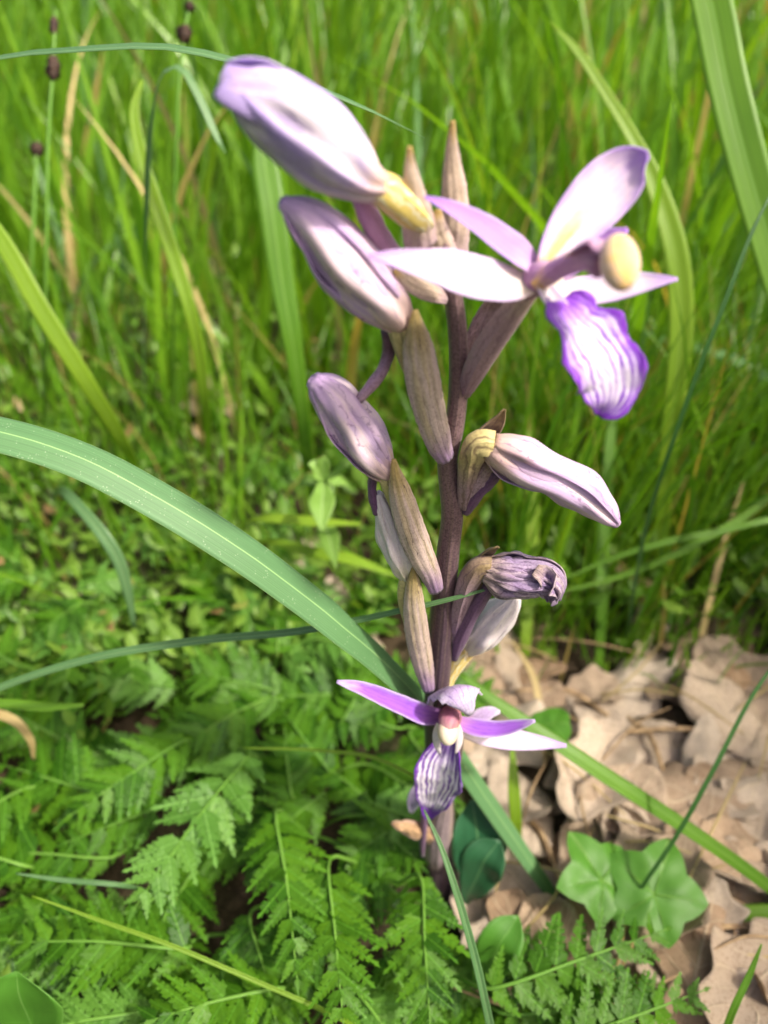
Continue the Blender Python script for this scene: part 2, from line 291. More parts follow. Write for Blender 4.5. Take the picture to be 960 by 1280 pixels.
def sheet(rows, facing, curl=0.0, fold=0.0, nu=10, nv=24, wr=0.0, ws=300.0, ruffle=0.0, rn=5, origin=(0, 0, 0), twist=0.0, tip=True, seed=0.0, edge=None, skew=0.0, flute=0.0, fk=3):
    """a leaf-like sheet; rows = (x, y, z, half width in metres); facing = side that curls inward"""
    D = catmull(rows, nv + 1); C = D[:, :3]; Wd = np.maximum(D[:, 3], 2e-5); T = frames(C)
    if isinstance(facing, list):
        fa = np.array([list(f) for f in facing]); k = np.linspace(0, len(fa) - 1, nv + 1)
        N = np.column_stack([np.interp(k, range(len(fa)), fa[:, i]) for i in range(3)])
    else: N = np.tile(np.array(facing, float), (nv + 1, 1))
    Sd = unit(np.cross(T, N)); N = unit(np.cross(Sd, T))
    if twist:
        a = np.linspace(0, twist, nv + 1)[:, None]; Sd, N = Sd * np.cos(a) + N * np.sin(a), N * np.cos(a) - Sd * np.sin(a)
    V = np.zeros((nv + 1, nu + 1, 3)); s = np.linspace(-1, 1, nu + 1)
    cl = curl if isinstance(curl, (list, tuple)) else [curl, curl]
    cu = np.interp(np.linspace(0, 1, nv + 1), np.linspace(0, 1, len(cl)), cl)
    for j in range(nv + 1):
        c = cu[j]; w_ = Wd[j]; v = j / nv
        if abs(c) < 1e-3: a, b = w_ * s, 0 * s
        else: a, b = w_ / c * np.sin(c * s), w_ / c * (1 - np.cos(c * s))
        b = b + fold * w_ * np.abs(s) + skew * w_ * s
        if flute: b = b + flute * w_ * np.cos(fk * 2 * math.pi * s * .5 + 1.1 * math.sin(v * 5 + seed)) * (1 - np.abs(s) ** 4)
        if ruffle: b = b + ruffle * w_ * np.abs(s) ** 2.5 * np.sin(v * rn * 2 * math.pi + (s > 0) * 1.7 + seed)
        V[j] = C[j] + Sd[j] * a[:, None] + N[j] * b[:, None]
        if wr or edge:
            for i in range(nu + 1):
                p = V[j, i]
                if wr:
                    q = noise.noise(Vector(p) * ws + Vector((seed, seed * 2, 0))) + 0.5 * noise.noise(Vector(p) * ws * 2.3 + Vector((seed, 0, 7)))
                    V[j, i] += N[j] * q * wr
                if edge and abs(s[i]) > 0.8:
                    V[j, i] += Sd[j] * np.sign(s[i]) * w_ * edge * noise.noise(Vector((v * 26, s[i] * 9, seed)))
    return mesh_grid('sheet', V - np.array(origin), nu, nv)

def tube(rows, n=12, nv=24, origin=(0, 0, 0), ref=None, flat=1.0, ridge=0.0, rk=6, wr=0.0, cap=True, seed=0.0):
    """rows = (x, y, z, radius)"""
    D = catmull(rows, nv + 1); C = D[:, :3]; r = np.maximum(D[:, 3], 1e-5); T = frames(C)
    ref = np.array(ref if ref is not None else view(0, 0, 1), float)
    N = unit(ref[None] - (T @ ref)[:, None] * T); B = np.cross(T, N)
    th = np.linspace(0, 2 * math.pi, n + 1)
    V = np.zeros((nv + 1, n + 1, 3))
    for j in range(nv + 1):
        rr = r[j] * (1 + ridge * np.cos(rk * th))
        if wr:
            nz = np.array([noise.noise(Vector((math.cos(t) * 1.5 + seed, math.sin(t) * 1.5, j / nv * 9))) for t in th]); rr = rr * (1 + wr * nz)
        if cap and j in (0, nv): rr = rr * 0.02
        V[j] = C[j] + N[j] * (rr * np.cos(th) * flat)[:, None] + B[j] * (rr * np.sin(th))[:, None]
    if cap:
        V[0] -= 0; V[1, :, :] += (C[0] - C[1]) * 0.75; V[-2, :, :] += (C[-1] - C[-2]) * 0.75
    return mesh_grid('tube', V - np.array(origin), n, nv)

def shell(rows, th0, span, lift=0.05, nu=12, nv=26, origin=(0, 0, 0), wr=0.0, ws=260.0, keel=0.06, seed=0.0, v0=0.0, grow=1.0, flare=0.0, flat=1.0, crease=0.0, tipshift=None):
    """one sepal of a closed bud: a slice of the bud's skin from azimuth th0-span/2 to th0+span/2 (0 looks at the viewer)"""
    D = catmull(rows, nv + 1); C = D[:, :3]; r = np.maximum(D[:, 3], 2e-5); T = frames(C)
    ref = np.array(view(0, 0, 1), float); N = unit(ref[None] - (T @ ref)[:, None] * T); B = np.cross(T, N)
    s = np.linspace(-1, 1, nu + 1); V = np.zeros((nv + 1, nu + 1, 3))
    for j in range(nv + 1):
        v = j / nv
        th = th0 + s * span / 2
        rr = r[j] * grow * (1 + lift * s + keel * np.exp(-(s / 0.16) ** 2) * math.sin(math.pi * min(1, v * 1.05)) - crease * np.exp(-((np.abs(s) - 0.5) / 0.16) ** 2)) + flare * v ** 3 * r.max()
        for i in range(nu + 1):
            q = 0
            d = N[j] * math.cos(th[i]) * flat + B[j] * math.sin(th[i])
            p = C[j] + d * rr[i]
            if wr:
                u_ = Vector((s[i] * 2.2 + seed, v * 3.0, seed * 1.7)); q = noise.noise(u_) + 0.6 * noise.noise(Vector((s[i] * 6 + seed, v * 4.0, 5.0)))
                p = p + d * q * wr * min(1, 5 * v + .2) * r[j] / r.max()
            if tipshift is not None: p = p + tipshift * (max(0, (v - .55) / .45) ** 2)
            V[j, i] = p
    return mesh_grid('shell', V - np.array(origin), nu, nv)

def rowsY(L):
    """(px, py, half size px, nearer by mm) -> rows on the plane of the orchid's stalk"""
    out = []
    for px, py, hw, off in L:
        p = PY(px, py, Y0 - off / 1000.0); out.append((*p, hw * px2m(p)))
    return out
def rowsD(L):
    out = []
    for px, py, hw, zd in L:
        p = PD(px, py, zd); out.append((*p, hw * zd / F))
    return out

# ------------------------------------------------------------------ ground
def build_ground():
    xs = np.concatenate([np.linspace(-80, -3, 14), np.linspace(-2.6, -0.75, 12), np.linspace(-0.7, 0.7, 71), np.linspace(0.75, 2.6, 12), np.linspace(3, 80, 14)])
    ys = np.concatenate([np.linspace(-80, -2, 12), np.linspace(-1.6, -0.1, 8), np.linspace(-0.05, 0.95, 51), np.linspace(1.0, 3, 12), np.linspace(3.5, 90, 16)])
    V = [[(x, y, gz(x, y) if abs(x) < 3 and -2 < y < 3.2 else -0.004) for x in xs] for y in ys]
    g = link('ground', mesh_grid('ground', V, len(xs) - 1, len(ys) - 1), M['soil']); g['kind'] = 'structure'
build_ground()

# ------------------------------------------------------------------ the orchid
ROOT = ground_at(549, 1112); ROOT.z -= 0.004
orchid = bpy.data.objects.new('orchid_plant', None); COL.objects.link(orchid); orchid.location = ROOT; orchid.empty_display_size = 0.01
tag(orchid, 'leafless purple stalked wild orchid with lilac buds and two open flowers', 'orchid')
OR = np.array(ROOT)
def part(name, me, mat, parent=orchid, th=0.0, label=None):
    o = link(name, me, M[mat], parent)
    if th: thick(o, th)
    if label: o['label'] = label
    return o
STEM = [(549, 1112, 17, 0), (552, 1060, 16, 0), (551, 1000, 15.5, 0), (546, 930, 15, 0), (545, 880, 15, 0), (548, 840, 15.5, 0), (553, 780, 15.5, 0), (557, 725, 14.5, 0), (562, 680, 13.5, 0),
        (566, 642, 13.5, 0), (562, 605, 13, 0), (560, 575, 13, 0), (568, 535, 12.5, 0), (573, 490, 12, 0), (573, 430, 11.5, 0), (569, 385, 11.5, 0), (560, 335, 10, 0), (550, 295, 7, 0)]
r = rowsY(STEM); r[0] = (*ROOT, r[0][3])
part('stem', tube(r, 18, 110, OR, ridge=0.035, rk=7, wr=0.10, cap=False), 'stem')

def bud(axis, mats, ovary=None, ovmat='ovary', spur=None, spmat='spur', rot=0.0, lift=0.06, wr=0.0012, keel=0.06, seed=1.0, flat=1.0, label=None, flare=0.0, crease=0.11, tips=None):
    rw = rowsY(axis)
    inner = [(*q[:3], q[3] * 0.86) for q in rw]
    b = part('bud', tube(inner, 14, 22, OR), mats, label=label)
    for k, (a, sp) in enumerate(((rot, 2.5), (rot + 2.1, 2.5), (rot + 4.2, 2.5))):
        part('sepal', shell(rw, a, sp, lift, 16, 34, OR, wr, keel=keel, seed=seed + k * 3.1, flat=flat, flare=flare * (0.4 + 0.6 * (k == 1)), crease=crease, tipshift=np.array(RT * tips[k][0] - UP * tips[k][1]) * px2m(Vector(rw[-1][:3])) if tips else None), mats, b, 0.00022)
    if ovary: part('ovary', tube(rowsY(ovary), 18, 26, OR, ridge=0.07, rk=6), ovmat, b)
    if spur: part('spur', tube(rowsY(spur), 12, 22, OR, wr=0.12), spmat, b)
    return b
# top bud
bud([(482, 234, 15, 6), (462, 228, 25, 6.5), (430, 205, 41, 7), (390, 172, 48, 7.5), (345, 138, 46, 8), (312, 117, 36, 8.5), (290, 103, 23, 9), (275, 94, 7, 9)],
    'bud_big', [(530, 282, 14, 2), (515, 266, 20, 4), (492, 245, 22, 5.5), (468, 231, 19, 6.2)], 'ovary_yellow',
    [(448, 244, 10, 3), (462, 272, 14, 2), (480, 305, 14, 1), (505, 340, 13, 1)], 'spur_pink', rot=0.3, wr=0.0009, keel=0.03, seed=2.2, flare=0.05, tips=((-6, 22), (4, -8), (6, -4)), label='large lilac bud at the top of the stalk')
# second bud, beneath it
bud([(502, 404, 17, 4), (485, 384, 27, 4.5), (455, 352, 37, 5), (425, 318, 38, 5.5), (398, 288, 32, 6), (370, 264, 19, 6.4), (350, 251, 4, 6.6)],
    'bud', [(556, 560, 9, 1), (525, 480, 14, 3), (508, 432, 17, 3.6), (497, 398, 17, 4.2)], 'ovary',
    [(484, 412, 8, 2), (486, 438, 8, 1.5), (478, 463, 7.5, 2.5), (462, 484, 7.5, 3.5), (447, 502, 5, 4.5)], 'spur', rot=-0.5, seed=5.0, label='pinkish lilac bud with a dark vein, upper left')
# third bud on the left
bud([(486, 592, 13, 3), (474, 580, 20, 3.3), (455, 555, 27, 3.6), (435, 525, 29, 3.9), (414, 496, 25, 4.2), (399, 481, 17, 4.4), (390, 473, 6, 4.5)],
    'bud', [(545, 735, 8, 1), (510, 655, 12, 3), (492, 612, 14, 3), (482, 588, 13, 3.2)], 'ovary',
    [(468, 590, 6, 2), (465, 606, 5.5, 2), (467, 626, 6, 2.5), (471, 643, 4, 3)], 'spur_dark', rot=-0.4, seed=9.0, keel=0.07, label='lilac and white bud on the left, middle of the stalk')
# fourth, pale, half hidden by the bract in front
bud([(511, 722, 9, 1.6), (503, 704, 15, 1.8), (494, 680, 16, 2.0), (485, 655, 14, 2.0), (478, 635, 10, 2.0), (472, 616, 4, 2)],
    'bud_white', [(537, 850, 7, 1), (518, 790, 10, 2), (508, 745, 12, 1.8), (510, 718, 10, 1.7)], 'ovary', None, rot=0.5, seed=12.0, label='slim pale bud behind the left bracts')
# right hand bud
bud([(612, 556, 15, 4), (622, 562, 22, 4.2), (642, 573, 27, 4.6), (668, 586, 27, 5), (698, 597, 26, 5.2), (726, 613, 27, 5.4), (750, 634, 19, 5.6), (764, 648, 10, 5.6), (772, 656, 3, 5.6)],
    'bud', [(580, 632, 9, 0.5), (583, 600, 12, 2), (589, 572, 16, 3), (600, 555, 19, 3.6), (618, 556, 17, 4)], 'ovary',
    [(622, 590, 8, 3), (612, 603, 7.5, 2.5), (598, 616, 8, 2), (588, 630, 8, 1.2), (582, 640, 6, 0.6)], 'spur_dark', rot=0.9, seed=15.0, keel=0.06, label='drooping lilac bud on the right')
# white bud behind the withered flower
bud([(586, 812, 10, -3), (596, 800, 17, -3), (612, 782, 20, -3), (628, 764, 18, -3), (640, 750, 11, -3), (647, 740, 3, -3)],
    'bud_white', [(553, 870, 8, -1), (562, 845, 9, -2), (575, 825, 10, -2.6), (588, 808, 10, -3)], 'ovary_yellow', None, rot=0.2, seed=19.0, label='white bud behind the withered flower')
# withered flower
wf = part('withered_flower', tube(rowsY([(600, 712, 9, 3), (620, 712, 14, 3.6), (650, 716, 17, 4), (676, 722, 14, 4.4), (690, 736, 8, 4.8)]), 14, 24, OR, wr=0.3), 'wither', label='withered crumpled lilac flower drooping on the right')
wr_ = [(606, 711, 14, 3), (625, 716, 22, 3.6), (650, 720, 24, 4), (676, 722, 22, 4.4), (690, 733, 17, 4.6), (692, 748, 8, 4.8)]
for k, (a, sp) in enumerate(((0.5, 2.2), (2.2, 2.2), (3.9, 2.0), (5.4, 2.0))):
    part('sepal', shell(rowsY(wr_), a, sp, 0.14, 22, 44, OR, 0.0017, keel=0.04, seed=31 + k * 4.7, flare=0.05 * (k % 2), crease=0.18), 'wither', wf, 0.0002)
part('petal', sheet(rowsY([(668, 712, 8, 7), (684, 722, 15, 7.6), (694, 738, 13, 7.4), (693, 754, 6, 6.8)]), view(-0.6, 0.4, 0.5), [0.6, 1.4], nu=12, nv=18, wr=0.0011, ws=420, ruffle=0.3, rn=2, origin=OR, seed=3, edge=0.3), 'wither', wf, 0.0002)
part('ovary', tube(rowsY([(568, 790, 8, 0.5), (577, 750, 11, 2), (588, 722, 14, 2.6), (602, 708, 14, 3), (616, 708, 12, 3.4)]), 16, 26, OR, ridge=0.09, rk=6), 'bract_mauve', wf)
part('spur', tube(rowsY([(618, 726, 8, 4), (602, 748, 9, 3.4), (588, 772, 9, 2.4), (575, 800, 9, 1.4), (568, 824, 4, 0.8)]), 12, 22, OR, wr=0.1), 'spur_dark', wf)

def bract(rows, mat='bract', curl=-0.95, facing=None, seed=0.0, **kw):
    return part('bract', sheet(rowsY(rows), facing or view(0, 0, 1), curl, 0, 20, 36, kw.pop('wr', 0.00022), 420, origin=OR, seed=seed, edge=0.07, flute=0.028, fk=4, **kw), mat, orchid, 0.00028)
bract([(561, 577, 13, 4), (552, 558, 19, 6), (540, 520, 23, 7), (529, 470, 25, 8), (523, 430, 20, 8), (520, 402, 9, 7.5), (519, 387, 3, 7)], seed=1)
bract([(547, 742, 10, 4), (540, 722, 15, 5.5), (525, 690, 20, 6.5), (512, 655, 20, 7), (501, 618, 16, 7), (495, 592, 8, 6.6), (492, 574, 2, 6)], seed=2)
bract([(537, 866, 8, 4), (531, 840, 14, 5), (523, 800, 17, 5.5), (518, 760, 15, 5.5), (517, 728, 9, 5), (517, 709, 2, 4.5)], seed=3, mat='bract')
bract([(581, 638, 7, -1), (582, 605, 14, -1.5), (590, 570, 22, -1.8), (605, 540, 20, -1), (620, 524, 13, 0), (630, 512, 3, 1)], 'bract_mauve', curl=[1.5, 1.3, 1.2], facing=view(0.35, -0.2, 0.9), seed=4)
bract([(582, 640, 5, 1), (588, 618, 11, 2.5), (600, 596, 12, 3), (613, 580, 9, 3), (619, 572, 3, 2.6)], 'bract_mauve', curl=-0.5, seed=5)
bract([(566, 800, 7, -1), (572, 760, 13, -1.5), (584, 722, 18, -1.5), (600, 697, 14, 0), (612, 686, 9, 2), (622, 683, 3, 4)], 'bract_mauve', curl=[1.4, 1.3, 1.0], facing=view(0.35, -0.2, 0.9), seed=6)
bract([(568, 815, 5, 1), (576, 780, 13, 2.5), (590, 755, 15, 3.0), (603, 738, 10, 3.2), (611, 728, 3, 3)], 'bract_mauve', curl=-0.5, seed=7)
bract([(531, 312, 26, 3), (524, 275, 23, 5), (517, 235, 14, 6), (513, 205, 7, 6.4), (512, 183, 2.5, 6.4)], 'bract_top', seed=8)
bract([(566, 330, 20, -3), (570, 285, 20, -3), (569, 240, 18, -3), (566, 200, 11, -3), (565, 172, 6, -2.6), (566, 151, 2.5, -2.4)], 'bract_top', seed=9)
bract([(560, 345, 24, 0), (550, 312, 26, 1), (545, 290, 18, 2), (548, 262, 3, 2)], 'bract_top', seed=10)
bract([(560, 372, 8, 1), (542, 365, 13, 3), (522, 356, 14, 4), (505, 347, 9, 5), (492, 338, 2, 5)], 'bract_top', seed=11, curl=-0.7)
bract([(585, 488, 8, -2), (592, 455, 16, -3), (604, 415, 20, -3), (618, 380, 14, -3), (628, 352, 3, -3)], 'bract_mauve', seed=12, curl=0.7)
bract([(551, 1098, 15, 3), (549, 1075, 19, 5), (551, 1045, 17, 5.5), (556, 1012, 11, 5), (560, 985, 3, 4)], 'sheath', seed=13)
bract([(556, 1060, 10, 2), (540, 1048, 12, 5), (520, 1040, 13, 7), (504, 1034, 9, 8), (490, 1030, 2, 8)], 'dryflower', seed=14, curl=-0.8, wr=0.0008)
part('spur', tube(rowsY([(531, 1000, 5, 5), (530, 1030, 4.5, 6), (528, 1055, 4, 6), (528, 1070, 2, 6)]), 10, 16, OR), 'spur_dark')

def ellipsoid(px, py, rx, ry, off, nu=16, nv=14, roll=0.0, dent=0.0, deep=0.85):
    c = PY(px, py, Y0 - off / 1000); k = px2m(c); V = []
    X = RT * math.cos(roll) + UP * math.sin(roll); Yv = UP * math.cos(roll) - RT * math.sin(roll); Z = -FW
    for j in range(nv + 1):
        ph = math.pi * j / nv - math.pi / 2; row = []
        for i in range(nu + 1):
            th = 2 * math.pi * i / nu; q = 1 - dent * math.exp(-((math.sin(th) * 2.5) ** 2)) * math.cos(ph)
            row.append(c + X * (math.cos(ph) * math.sin(th) * rx * k * q) + Z * (math.cos(ph) * math.cos(th) * rx * deep * k * q) + Yv * (math.sin(ph) * ry * k))
        V.append(row)
    return mesh_grid('ellipsoid', np.array(V) - OR, nu, nv)

# the upper open flower
uf = part('open_flower', tube(rowsY([(655, 366, 13, 8), (668, 352, 19, 10), (680, 342, 17, 12), (690, 338, 10, 13)]), 16, 14, OR), 'column', label='large open flower turned to the right, upper')
part('ovary', tube(rowsY([(580, 492, 8, 0), (592, 465, 15, 2), (612, 430, 18, 4.5), (636, 396, 17, 7), (660, 364, 14, 9)]), 18, 28, OR, ridge=0.06, rk=6), 'ovary_mauve', uf)
part('sepal', sheet(rowsY([(674, 348, 7, 11), (692, 314, 22, 9.5), (716, 282, 35, 7.5), (746, 248, 41, 5.5), (775, 220, 37, 4.5), (797, 202, 24, 4.5), (811, 193, 5, 5.5)]), view(0.25, 0.05, 0.95), [0.5, 0.85, 0.7], nu=18, nv=34, wr=0.0003, ws=160, fold=-0.05, ruffle=0.06, rn=2, origin=OR, seed=1), 'sepal_dorsal', uf, 0.00025)
part('petal', sheet(rowsY([(672, 338, 12, 10), (648, 318, 21, 10), (615, 295, 22, 9.5), (580, 272, 16, 9), (553, 257, 10, 9), (531, 245, 2, 9)]), view(0.1, 0.3, 0.9), [0.5, 0.8, 0.9], nu=14, nv=30, wr=0.0002, ws=200, origin=OR, seed=2), 'sepal_lilac', uf, 0.00022)
part('sepal', sheet(rowsY([(666, 355, 12, 11), (640, 356, 26, 13), (605, 353, 34, 15), (565, 345, 34, 17), (525, 334, 23, 18.5), (490, 325, 13, 19), (461, 319, 2, 19.5)]), view(0.0, 0.30, 0.95), [0.4, 0.6, 0.8], nu=16, nv=32, wr=0.0003, ws=170, origin=OR, seed=3), 'sepal_white', uf, 0.00025)
part('sepal', sheet(rowsY([(690, 362, 13, 8), (722, 366, 22, 7.5), (758, 364, 23, 8), (795, 357, 19, 9), (825, 352, 10, 10), (847, 349, 2, 10.5)]), view(0.1, 0.35, 0.9), [0.4, 0.6, 0.6], nu=14, nv=28, wr=0.0003, ws=170, origin=OR, seed=4), 'sepal_white', uf, 0.00025)
part('petal', sheet(rowsY([(690, 350, 10, 6), (720, 322, 18, 5), (755, 300, 14, 5), (785, 287, 3, 5)]), view(0.1, -0.2, 0.9), 0.5, nu=12, nv=20, wr=0.0002, origin=OR, seed=5), 'sepal_lilac', uf, 0.00022)
cl = part('column', tube(rowsY([(672, 352, 12, 12), (694, 338, 13, 14.5), (718, 326, 14, 17), (740, 320, 20, 19), (756, 324, 23, 20.5)]), 18, 24, OR, wr=0.1, ridge=0.05, rk=3), 'column', uf)
part('anther_cap', ellipsoid(775, 328, 25, 36, 24, roll=0.12, dent=0.10, nu=24, nv=20), 'anther', uf)
part('column_hood', sheet(rowsY([(712, 318, 10, 18), (732, 303, 19, 20), (750, 300, 24, 21), (764, 308, 18, 23), (770, 318, 5, 25)]), view(0.3, -0.7, 0.3), [0.8, 1.3, 1.0], nu=12, nv=18, origin=OR, wr=0.0002), 'column', uf, 0.0002)
part('lip_claw', sheet(rowsY([(676, 352, 10, 12), (684, 370, 15, 14), (696, 388, 17, 16), (706, 402, 14, 17)]), view(0.2, 0.3, 0.8), 0.9, nu=10, nv=14, origin=OR), 'sepal_white', uf, 0.0002)
part('lip', sheet(rowsY([(694, 378, 26, 15), (712, 396, 46, 17.5), (734, 422, 52, 20), (752, 452, 50, 22), (762, 482, 43, 23), (758, 506, 27, 23.5), (748, 520, 6, 23.5)]), [view(0.1, 0.75, 0.5), view(0.1, 0.5, 0.8), view(0, 0.1, 1), view(0, -0.3, 0.9)], [0.9, 0.35, 0.3, 0.7], nu=34, nv=46, wr=0.0005, ws=230, ruffle=0.20, rn=3.2, origin=OR, seed=0.6, edge=0.06), 'lip', uf, 0.00025)

# the lower open flower
lf = part('open_flower', tube(rowsY([(560, 900, 9, 2), (562, 896, 14, 5), (563, 897, 14, 8), (562, 900, 9, 10)]), 14, 12, OR), 'column_red', label='small open flower facing out, lower')
part('ovary', tube(rowsY([(551, 985, 8, 0), (562, 955, 12, 0), (566, 925, 13, 1), (562, 900, 11, 3)]), 16, 24, OR, ridge=0.06, rk=6), 'ovary_mauve', lf)
part('sepal', sheet(rowsY([(556, 896, 8, 6), (530, 894, 14, 8), (500, 882, 14, 10), (468, 868, 12, 11), (442, 858, 8, 12), (421, 852, 2, 12)]), view(0.0, 0.45, 0.9), [0.5, 1.0, 0.8], nu=14, nv=28, wr=0.0003, origin=OR, seed=1), 'sepal_violet', lf, 0.00025)
part('sepal', sheet(rowsY([(564, 906, 10, 3), (556, 884, 22, 2), (560, 866, 30, 3), (568, 857, 32, 7), (577, 862, 30, 11), (584, 878, 22, 13.5), (588, 894, 6, 14)]), [view(0, -0.9, 0.4), view(0, -0.6, 0.8), view(0.1, -0.8, -0.1), view(0.1, -0.5, -0.8)], [0.6, 0.9, 1.0], nu=18, nv=28, wr=0.0004, origin=OR, seed=2, edge=0.1, ruffle=0.12), 'hood', lf, 0.00025)
part('petal', sheet(rowsY([(570, 902, 8, 7), (595, 910, 12, 9), (622, 912, 11, 10), (648, 907, 8, 10.5), (669, 901, 2, 11)]), view(0.0, 0.5, 0.85), [0.5, 1.0], nu=12, nv=24, origin=OR, seed=3), 'sepal_violet', lf, 0.00022)
part('sepal', sheet(rowsY([(572, 910, 9, 5), (600, 917, 14, 5.5), (635, 924, 14, 6), (670, 928, 10, 6.5), (708, 932, 2, 7)]), view(0.0, 0.4, 0.9), [0.5, 0.6], nu=12, nv=26, wr=0.0003, origin=OR, seed=4), 'sepal_white', lf, 0.00025)
part('petal', sheet(rowsY([(585, 905, 5, 2), (600, 896, 10, 1.5), (615, 890, 7, 1), (625, 890, 2, 1)]), view(0.0, 0.4, 0.9), 0.5, nu=8, nv=14, origin=OR, seed=5), 'hood', lf, 0.00022)
part('column', tube(rowsY([(562, 897, 12, 8), (562, 898, 14, 11), (561, 904, 13, 13), (560, 912, 11, 14)]), 16, 16, OR), 'column_red', lf)
part('anther_cap', ellipsoid(560, 914, 13, 18, 14.5, dent=0.06, nu=20, nv=18), 'anther_cream', lf)
for sx in (-1, 1):
    part('column_tooth', sheet(rowsY([(560 + sx * 12, 905, 3, 13), (560 + sx * 15, 918, 5, 13.5), (560 + sx * 14, 932, 5, 14), (560 + sx * 10, 942, 1.5, 14.5)]), view(sx * 0.4, 0, 0.9), -0.6, nu=6, nv=12, origin=OR), 'bud_white', lf, 0.0002)
part('lip', sheet(rowsY([(560, 924, 16, 10), (556, 940, 27, 12), (550, 960, 33, 13.5), (546, 982, 29, 14), (541, 1002, 19, 13.5), (535, 1024, 4, 12.5)]), [view(0, 0.6, 0.7), view(0, 0.3, 0.9), view(0, 0, 1)], [1.2, 0.7, 0.5, 0.9], nu=30, nv=40, wr=0.0005, ws=260, ruffle=0.12, rn=3, origin=OR, seed=1.2, edge=0.07), 'lip_low', lf, 0.00025)
part('petal', sheet(rowsY([(534, 975, 5, 7), (522, 990, 9, 8), (516, 1004, 8, 8), (514, 1016, 2, 8)]), view(-0.2, 0.1, 0.9), 0.4, nu=8, nv=14, wr=0.0003, origin=OR, seed=6), 'hood', lf, 0.00022)

# ------------------------------------------------------------------ single grass blades that stand out
def blade(name, pts, root, mat, label, cat='grass blade', facing=None, fold=0.18, nu=6, nv=60, group=None, curl=0.0, twist=0.0, rootw=None):
    """pts: (px, py, half width px, depth) from the tip to the root; root: ground pixel"""
    g = ground_at(*root); g.z -= 0.003
    rw = rowsD(pts); wlast = rw[-1][3]; rw.append((*g, rootw if rootw else wlast * 0.6)); rw = rw[::-1]
    o = link(name, sheet(rw, facing or view(0, 0.1, 1), curl, fold, nu, nv, wr=0.0001, ws=120, origin=g, twist=twist), M[mat], None, g)
    thick(o, 0.00018)
    return tag(o, label, cat, group)
blade('grass_blade', [(-330, 640, 6, .16), (-200, 560, 20, .155), (-90, 526, 25, .153), (0, 540, 27, .154), (100, 572, 27, .156), (200, 624, 27, .16), (300, 686, 26.5, .166), (400, 760, 24, .176), (430, 785, 23, .180), (480, 828, 21, .193), (530, 882, 17, .2125), (575, 950, 14, .228), (640, 1045, 12, .245)], (715, 1140), 'broad',
      'wide keeled blue-green grass blade arching out from behind the orchid', facing=view(0.1, 0.55, 0.8), fold=-0.22, nu=12, nv=90)
blade('grass_blade', [(618, 734, 1, .171), (560, 750, 3.2, .1735), (500, 764, 4, .179), (450, 775, 4.5, .186), (370, 790, 5, .192), (250, 801, 5.5, .20), (120, 822, 5.5, .206), (0, 860, 5, .212), (-90, 905, 5, .218)], (-170, 990), 'blade_grey',
      'very thin pale grass blade crossing in front of the purple stalk', fold=0.3, facing=view(0, 0.5, 0.8))
blade('grass_blade', [(530, 172, 1, .20), (470, 142, 4, .19), (400, 112, 7, .186), (335, 90, 9, .183), (270, 71, 10, .181), (200, 59, 10.5, .18), (100, 63, 9.5, .182), (0, 73, 8, .186), (-100, 110, 7, .19), (-190, 260, 6, .22)], (-230, 560), 'blade_grey',
      'long arching grey-green grass blade passing behind the topmost bud', facing=view(0, 0.6, 0.7), fold=0.12)
blade('grass_blade', [(825, -210, 3, .25), (862, -90, 20, .25), (888, 0, 24, .25), (908, 100, 24, .25), (930, 190, 24, .252), (955, 280, 23, .256), (985, 390, 21, .262), (1015, 540, 18, .275), (1035, 700, 15, .30)], (1045, 860), 'blade',
      'broad bright green grass blade standing tall right of the large open flower', facing=view(-0.3, 0.1, 0.9), fold=0.15, nu=8)
blade('grass_blade', [(688, 28, 1, .295), (720, 62, 5, .295), (760, 122, 7, .295), (795, 180, 9, .295), (822, 240, 13, .297), (845, 320, 15, .30), (851, 400, 15, .305), (845, 480, 13, .312), (834, 570, 11, .325), (827, 660, 9, .342)], (822, 755), 'blade_yellow',
      'yellow-green grass blade bent like a hook behind the veined lip', fold=0.2, facing=view(-0.2, 0.2, 0.9))
blade('grass_blade', [(328, 150, 3, .30), (330, 195, 15, .30), (340, 260, 17, .30), (352, 350, 15, .305), (366, 430, 12, .312), (378, 520, 9, .33)], (390, 640), 'blade',
      'stubby wide grass blade standing behind the second bud', fold=0.05, facing=view(0.1, 0, 1))
blade('grass_blade', [(178, 100, 2, .29), (168, 135, 6, .29), (178, 200, 8, .29), (200, 270, 9, .292), (220, 330, 9, .296), (238, 390, 8, .30), (250, 450, 7, .31), (258, 520, 6, .33)], (264, 620), 'blade_yellow',
      'light green grass blade with a crooked tip below the arching blade')
blade('grass_blade', [(-140, 120, 3, .27), (-60, 220, 8, .27), (0, 298, 11, .272), (50, 385, 12, .276), (100, 465, 11, .285), (140, 530, 9, .30), (165, 575, 7, .32)], (185, 640), 'blade_yellow',
      'blurred yellow-green blade leaning to the left over the meadow', fold=0.05)
blade('grass_blade', [(282, 192, 1, .26), (270, 170, 4, .258), (255, 135, 5, .257), (240, 105, 5, .256), (225, 84, 5, .256), (205, 90, 5, .258), (190, 150, 5, .27), (182, 300, 5, .30)], (178, 600), 'blade_grey',
      'folded grass blade whose shiny tip hangs down beside the topmost bud', fold=0.05, facing=view(0, 0.5, 0.8))
blade('grass_blade', [(575, 842, 3, .245), (620, 878, 8, .242), (690, 925, 10, .24), (760, 972, 11, .24), (850, 1030, 10, .242), (960, 1108, 9, .245), (1050, 1190, 7, .25)], (1110, 1260), 'blade',
      'long green grass blade lying aslant over the brown leaf litter', fold=0.1, facing=view(0.2, 0.6, 0.8))
